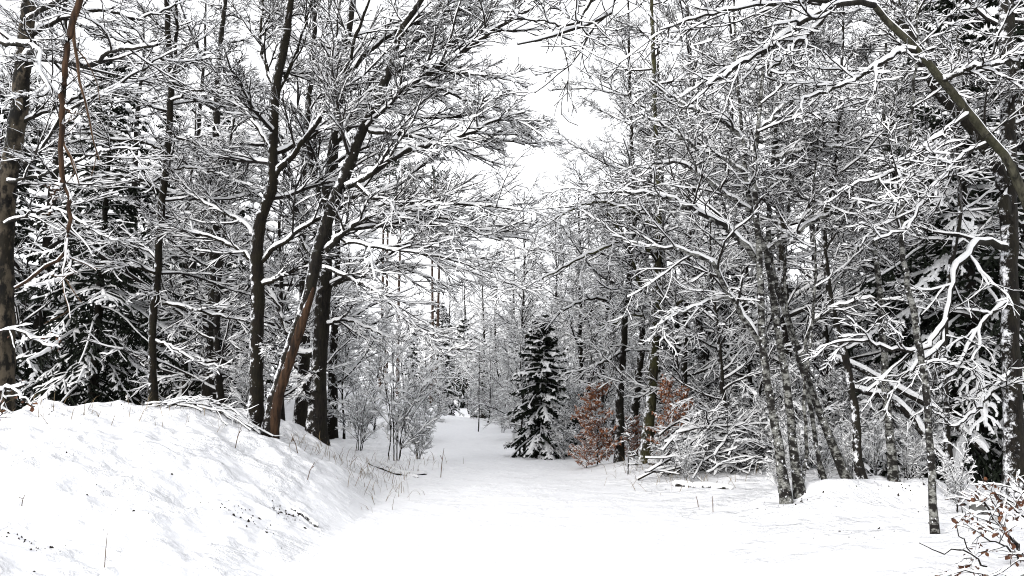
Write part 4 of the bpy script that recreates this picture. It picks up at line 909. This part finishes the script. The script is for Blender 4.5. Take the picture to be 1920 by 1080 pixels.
def litter():
    rng = np.random.default_rng(902); n = 5200
    x = rng.uniform(-7.5, 6.5, n); y = rng.uniform(5, 14, n)
    u = x - path_x(y); dens = np.where(u < -2.3, .55 + .45 * sstep(7, 10, y), np.where(u > 2.5, .35, .02))
    m = (vnoise(x * 1.3 + 40, y * 1.3) * .6 + vnoise(x * 4 + 9, y * 4) * .5 > .42) & (rng.random(n) < dens * .8)
    x, y = x[m], y[m]
    for cx, cy, s, k in [(-2.55, 9.3, .10, 60), (-2.85, 8.7, .10, 50), (-4.2, 7.0, .06, 18), (-3.9, 6.8, .05, 14), (-6.4, 9.9, .07, 14), (-4.9, 7.6, .06, 10), (-4.6, 6.0, .05, 8), (5.6, 8.3, .06, 16), (3.5, 10.1, .12, 26), (4.6, 10.3, .15, 26), (5.2, 10.3, .15, 26)]:
        x = np.concatenate([x, rng.normal(cx, s * 1.6, k)]); y = np.concatenate([y, rng.normal(cy, s, k)])
    n = len(x); c = np.column_stack([x, y, ground(x, y) + .002]); r = rng.uniform(.003, .011, (n, 1)) * (1 + 1.2 * (rng.random((n, 1)) < .08))
    a = rng.uniform(0, 6.28, n); e1 = np.column_stack([np.cos(a), np.sin(a), rng.normal(0, .2, n)]) * r * rng.uniform(1, 2.6, (n, 1)); e2 = np.column_stack([-np.sin(a), np.cos(a), rng.normal(0, .2, n)]) * r * .8; up = Z3 * r * 1.1
    V = np.stack([c - e1 - Z3 * .01, c - e2 - Z3 * .01, c + e1 - Z3 * .01, c + e2 - Z3 * .01, c + up - e1 * .3, c + up + e1 * .4], 1)
    q = np.arange(n)[:, None] * 6; Q = np.concatenate([q + [0, 1, 5, 4], q + [1, 2, 5, 4], q + [2, 3, 4, 5], q + [3, 0, 4, 5]])
    o = mk('leaf_litter', V.reshape(-1, 3), Q, M['soil'], smooth=False, kind='stuff'); tag(o, 'dark bits of litter and soil showing through the snow', 'litter')
litter()
def stalk(label, x, Y, h, lean, seed):
    b = gpt(x, Y); rng = np.random.default_rng(seed); g = Geo()
    P = np.array([[0, 0, -.05], [lean * .4, 0, h * .5], [lean, .01, h]])[None] + b; tube(g, P, np.array([[.004, .0035, .002]]) * Y / 7, 5, True)
    side = np.array([[lean * .5, 0, h * .6], [lean * .5 + .04 * (1 if seed % 2 else -1), 0, h * .75]])[None] + b
    if seed % 3: tube(g, np.concatenate([side[:, :1], (side[:, :1] + side[:, 1:]) / 2, side[:, 1:]], 1), np.full((1, 3), .0025 * Y / 7), 4, True)
    o = g.mk('dry_stalk', M['twig_brown'], base=b); o.location = [float(v) for v in b]; tag(o, label, 'stalk', 'dry stalks in the snow')
for a in [('single tall dry stalk standing in the snow low on the left bank', 196, 6.6, .27, 0, 3), ('bent dry stalk on the bank right of the leaning tree', 560, 11.5, .28, -.12, 4), ('second bent dry stalk just below the leaning tree on the bank', 575, 10.6, .22, .10, 5), ('dry stalk on the bank crest near the twig heap', 440, 10.6, .3, .08, 7),
          ('short dark stalk at the far left of the bank', 40, 7.6, .10, .02, 8), ('dry stalk at the path edge by the bare bushes', 826, 15.6, .55, .06, 10), ('small dry stalk in the snow in front of the logs', 1337, 10.6, .2, 0, 12), ('short stalk in the snow left of the birch clump', 1310, 11.2, .15, -.03, 15), ('tiny sprig in the snow low at centre-left', 600, 6.6, .05, .04, 14), ('short twig stuck in the snow beside the tiny sprig', 640, 6.7, .04, .03, 16)]:
    stalk(*a)

# several trees answer to one description: tell them apart from left to right
def single_out():
    by = {}
    for o in bpy.data.objects:
        if o.parent is None and 'label' in o.keys(): by.setdefault(o['label'], []).append(o)
    for lab, os_ in by.items():
        if len(os_) < 2: continue
        os_.sort(key=lambda o: o.location.x / max(o.location.y, .1))
        words = {2: ['left', 'right'], 3: ['left', 'middle', 'right']}.get(len(os_), ['first', 'second', 'third', 'fourth', 'fifth', 'sixth', 'seventh', 'eighth', 'ninth'])
        for w, o in zip(words, os_): o['label'] = f'{w} {lab}' if len(os_) < 4 else f'{lab}, {w} from left'
single_out()
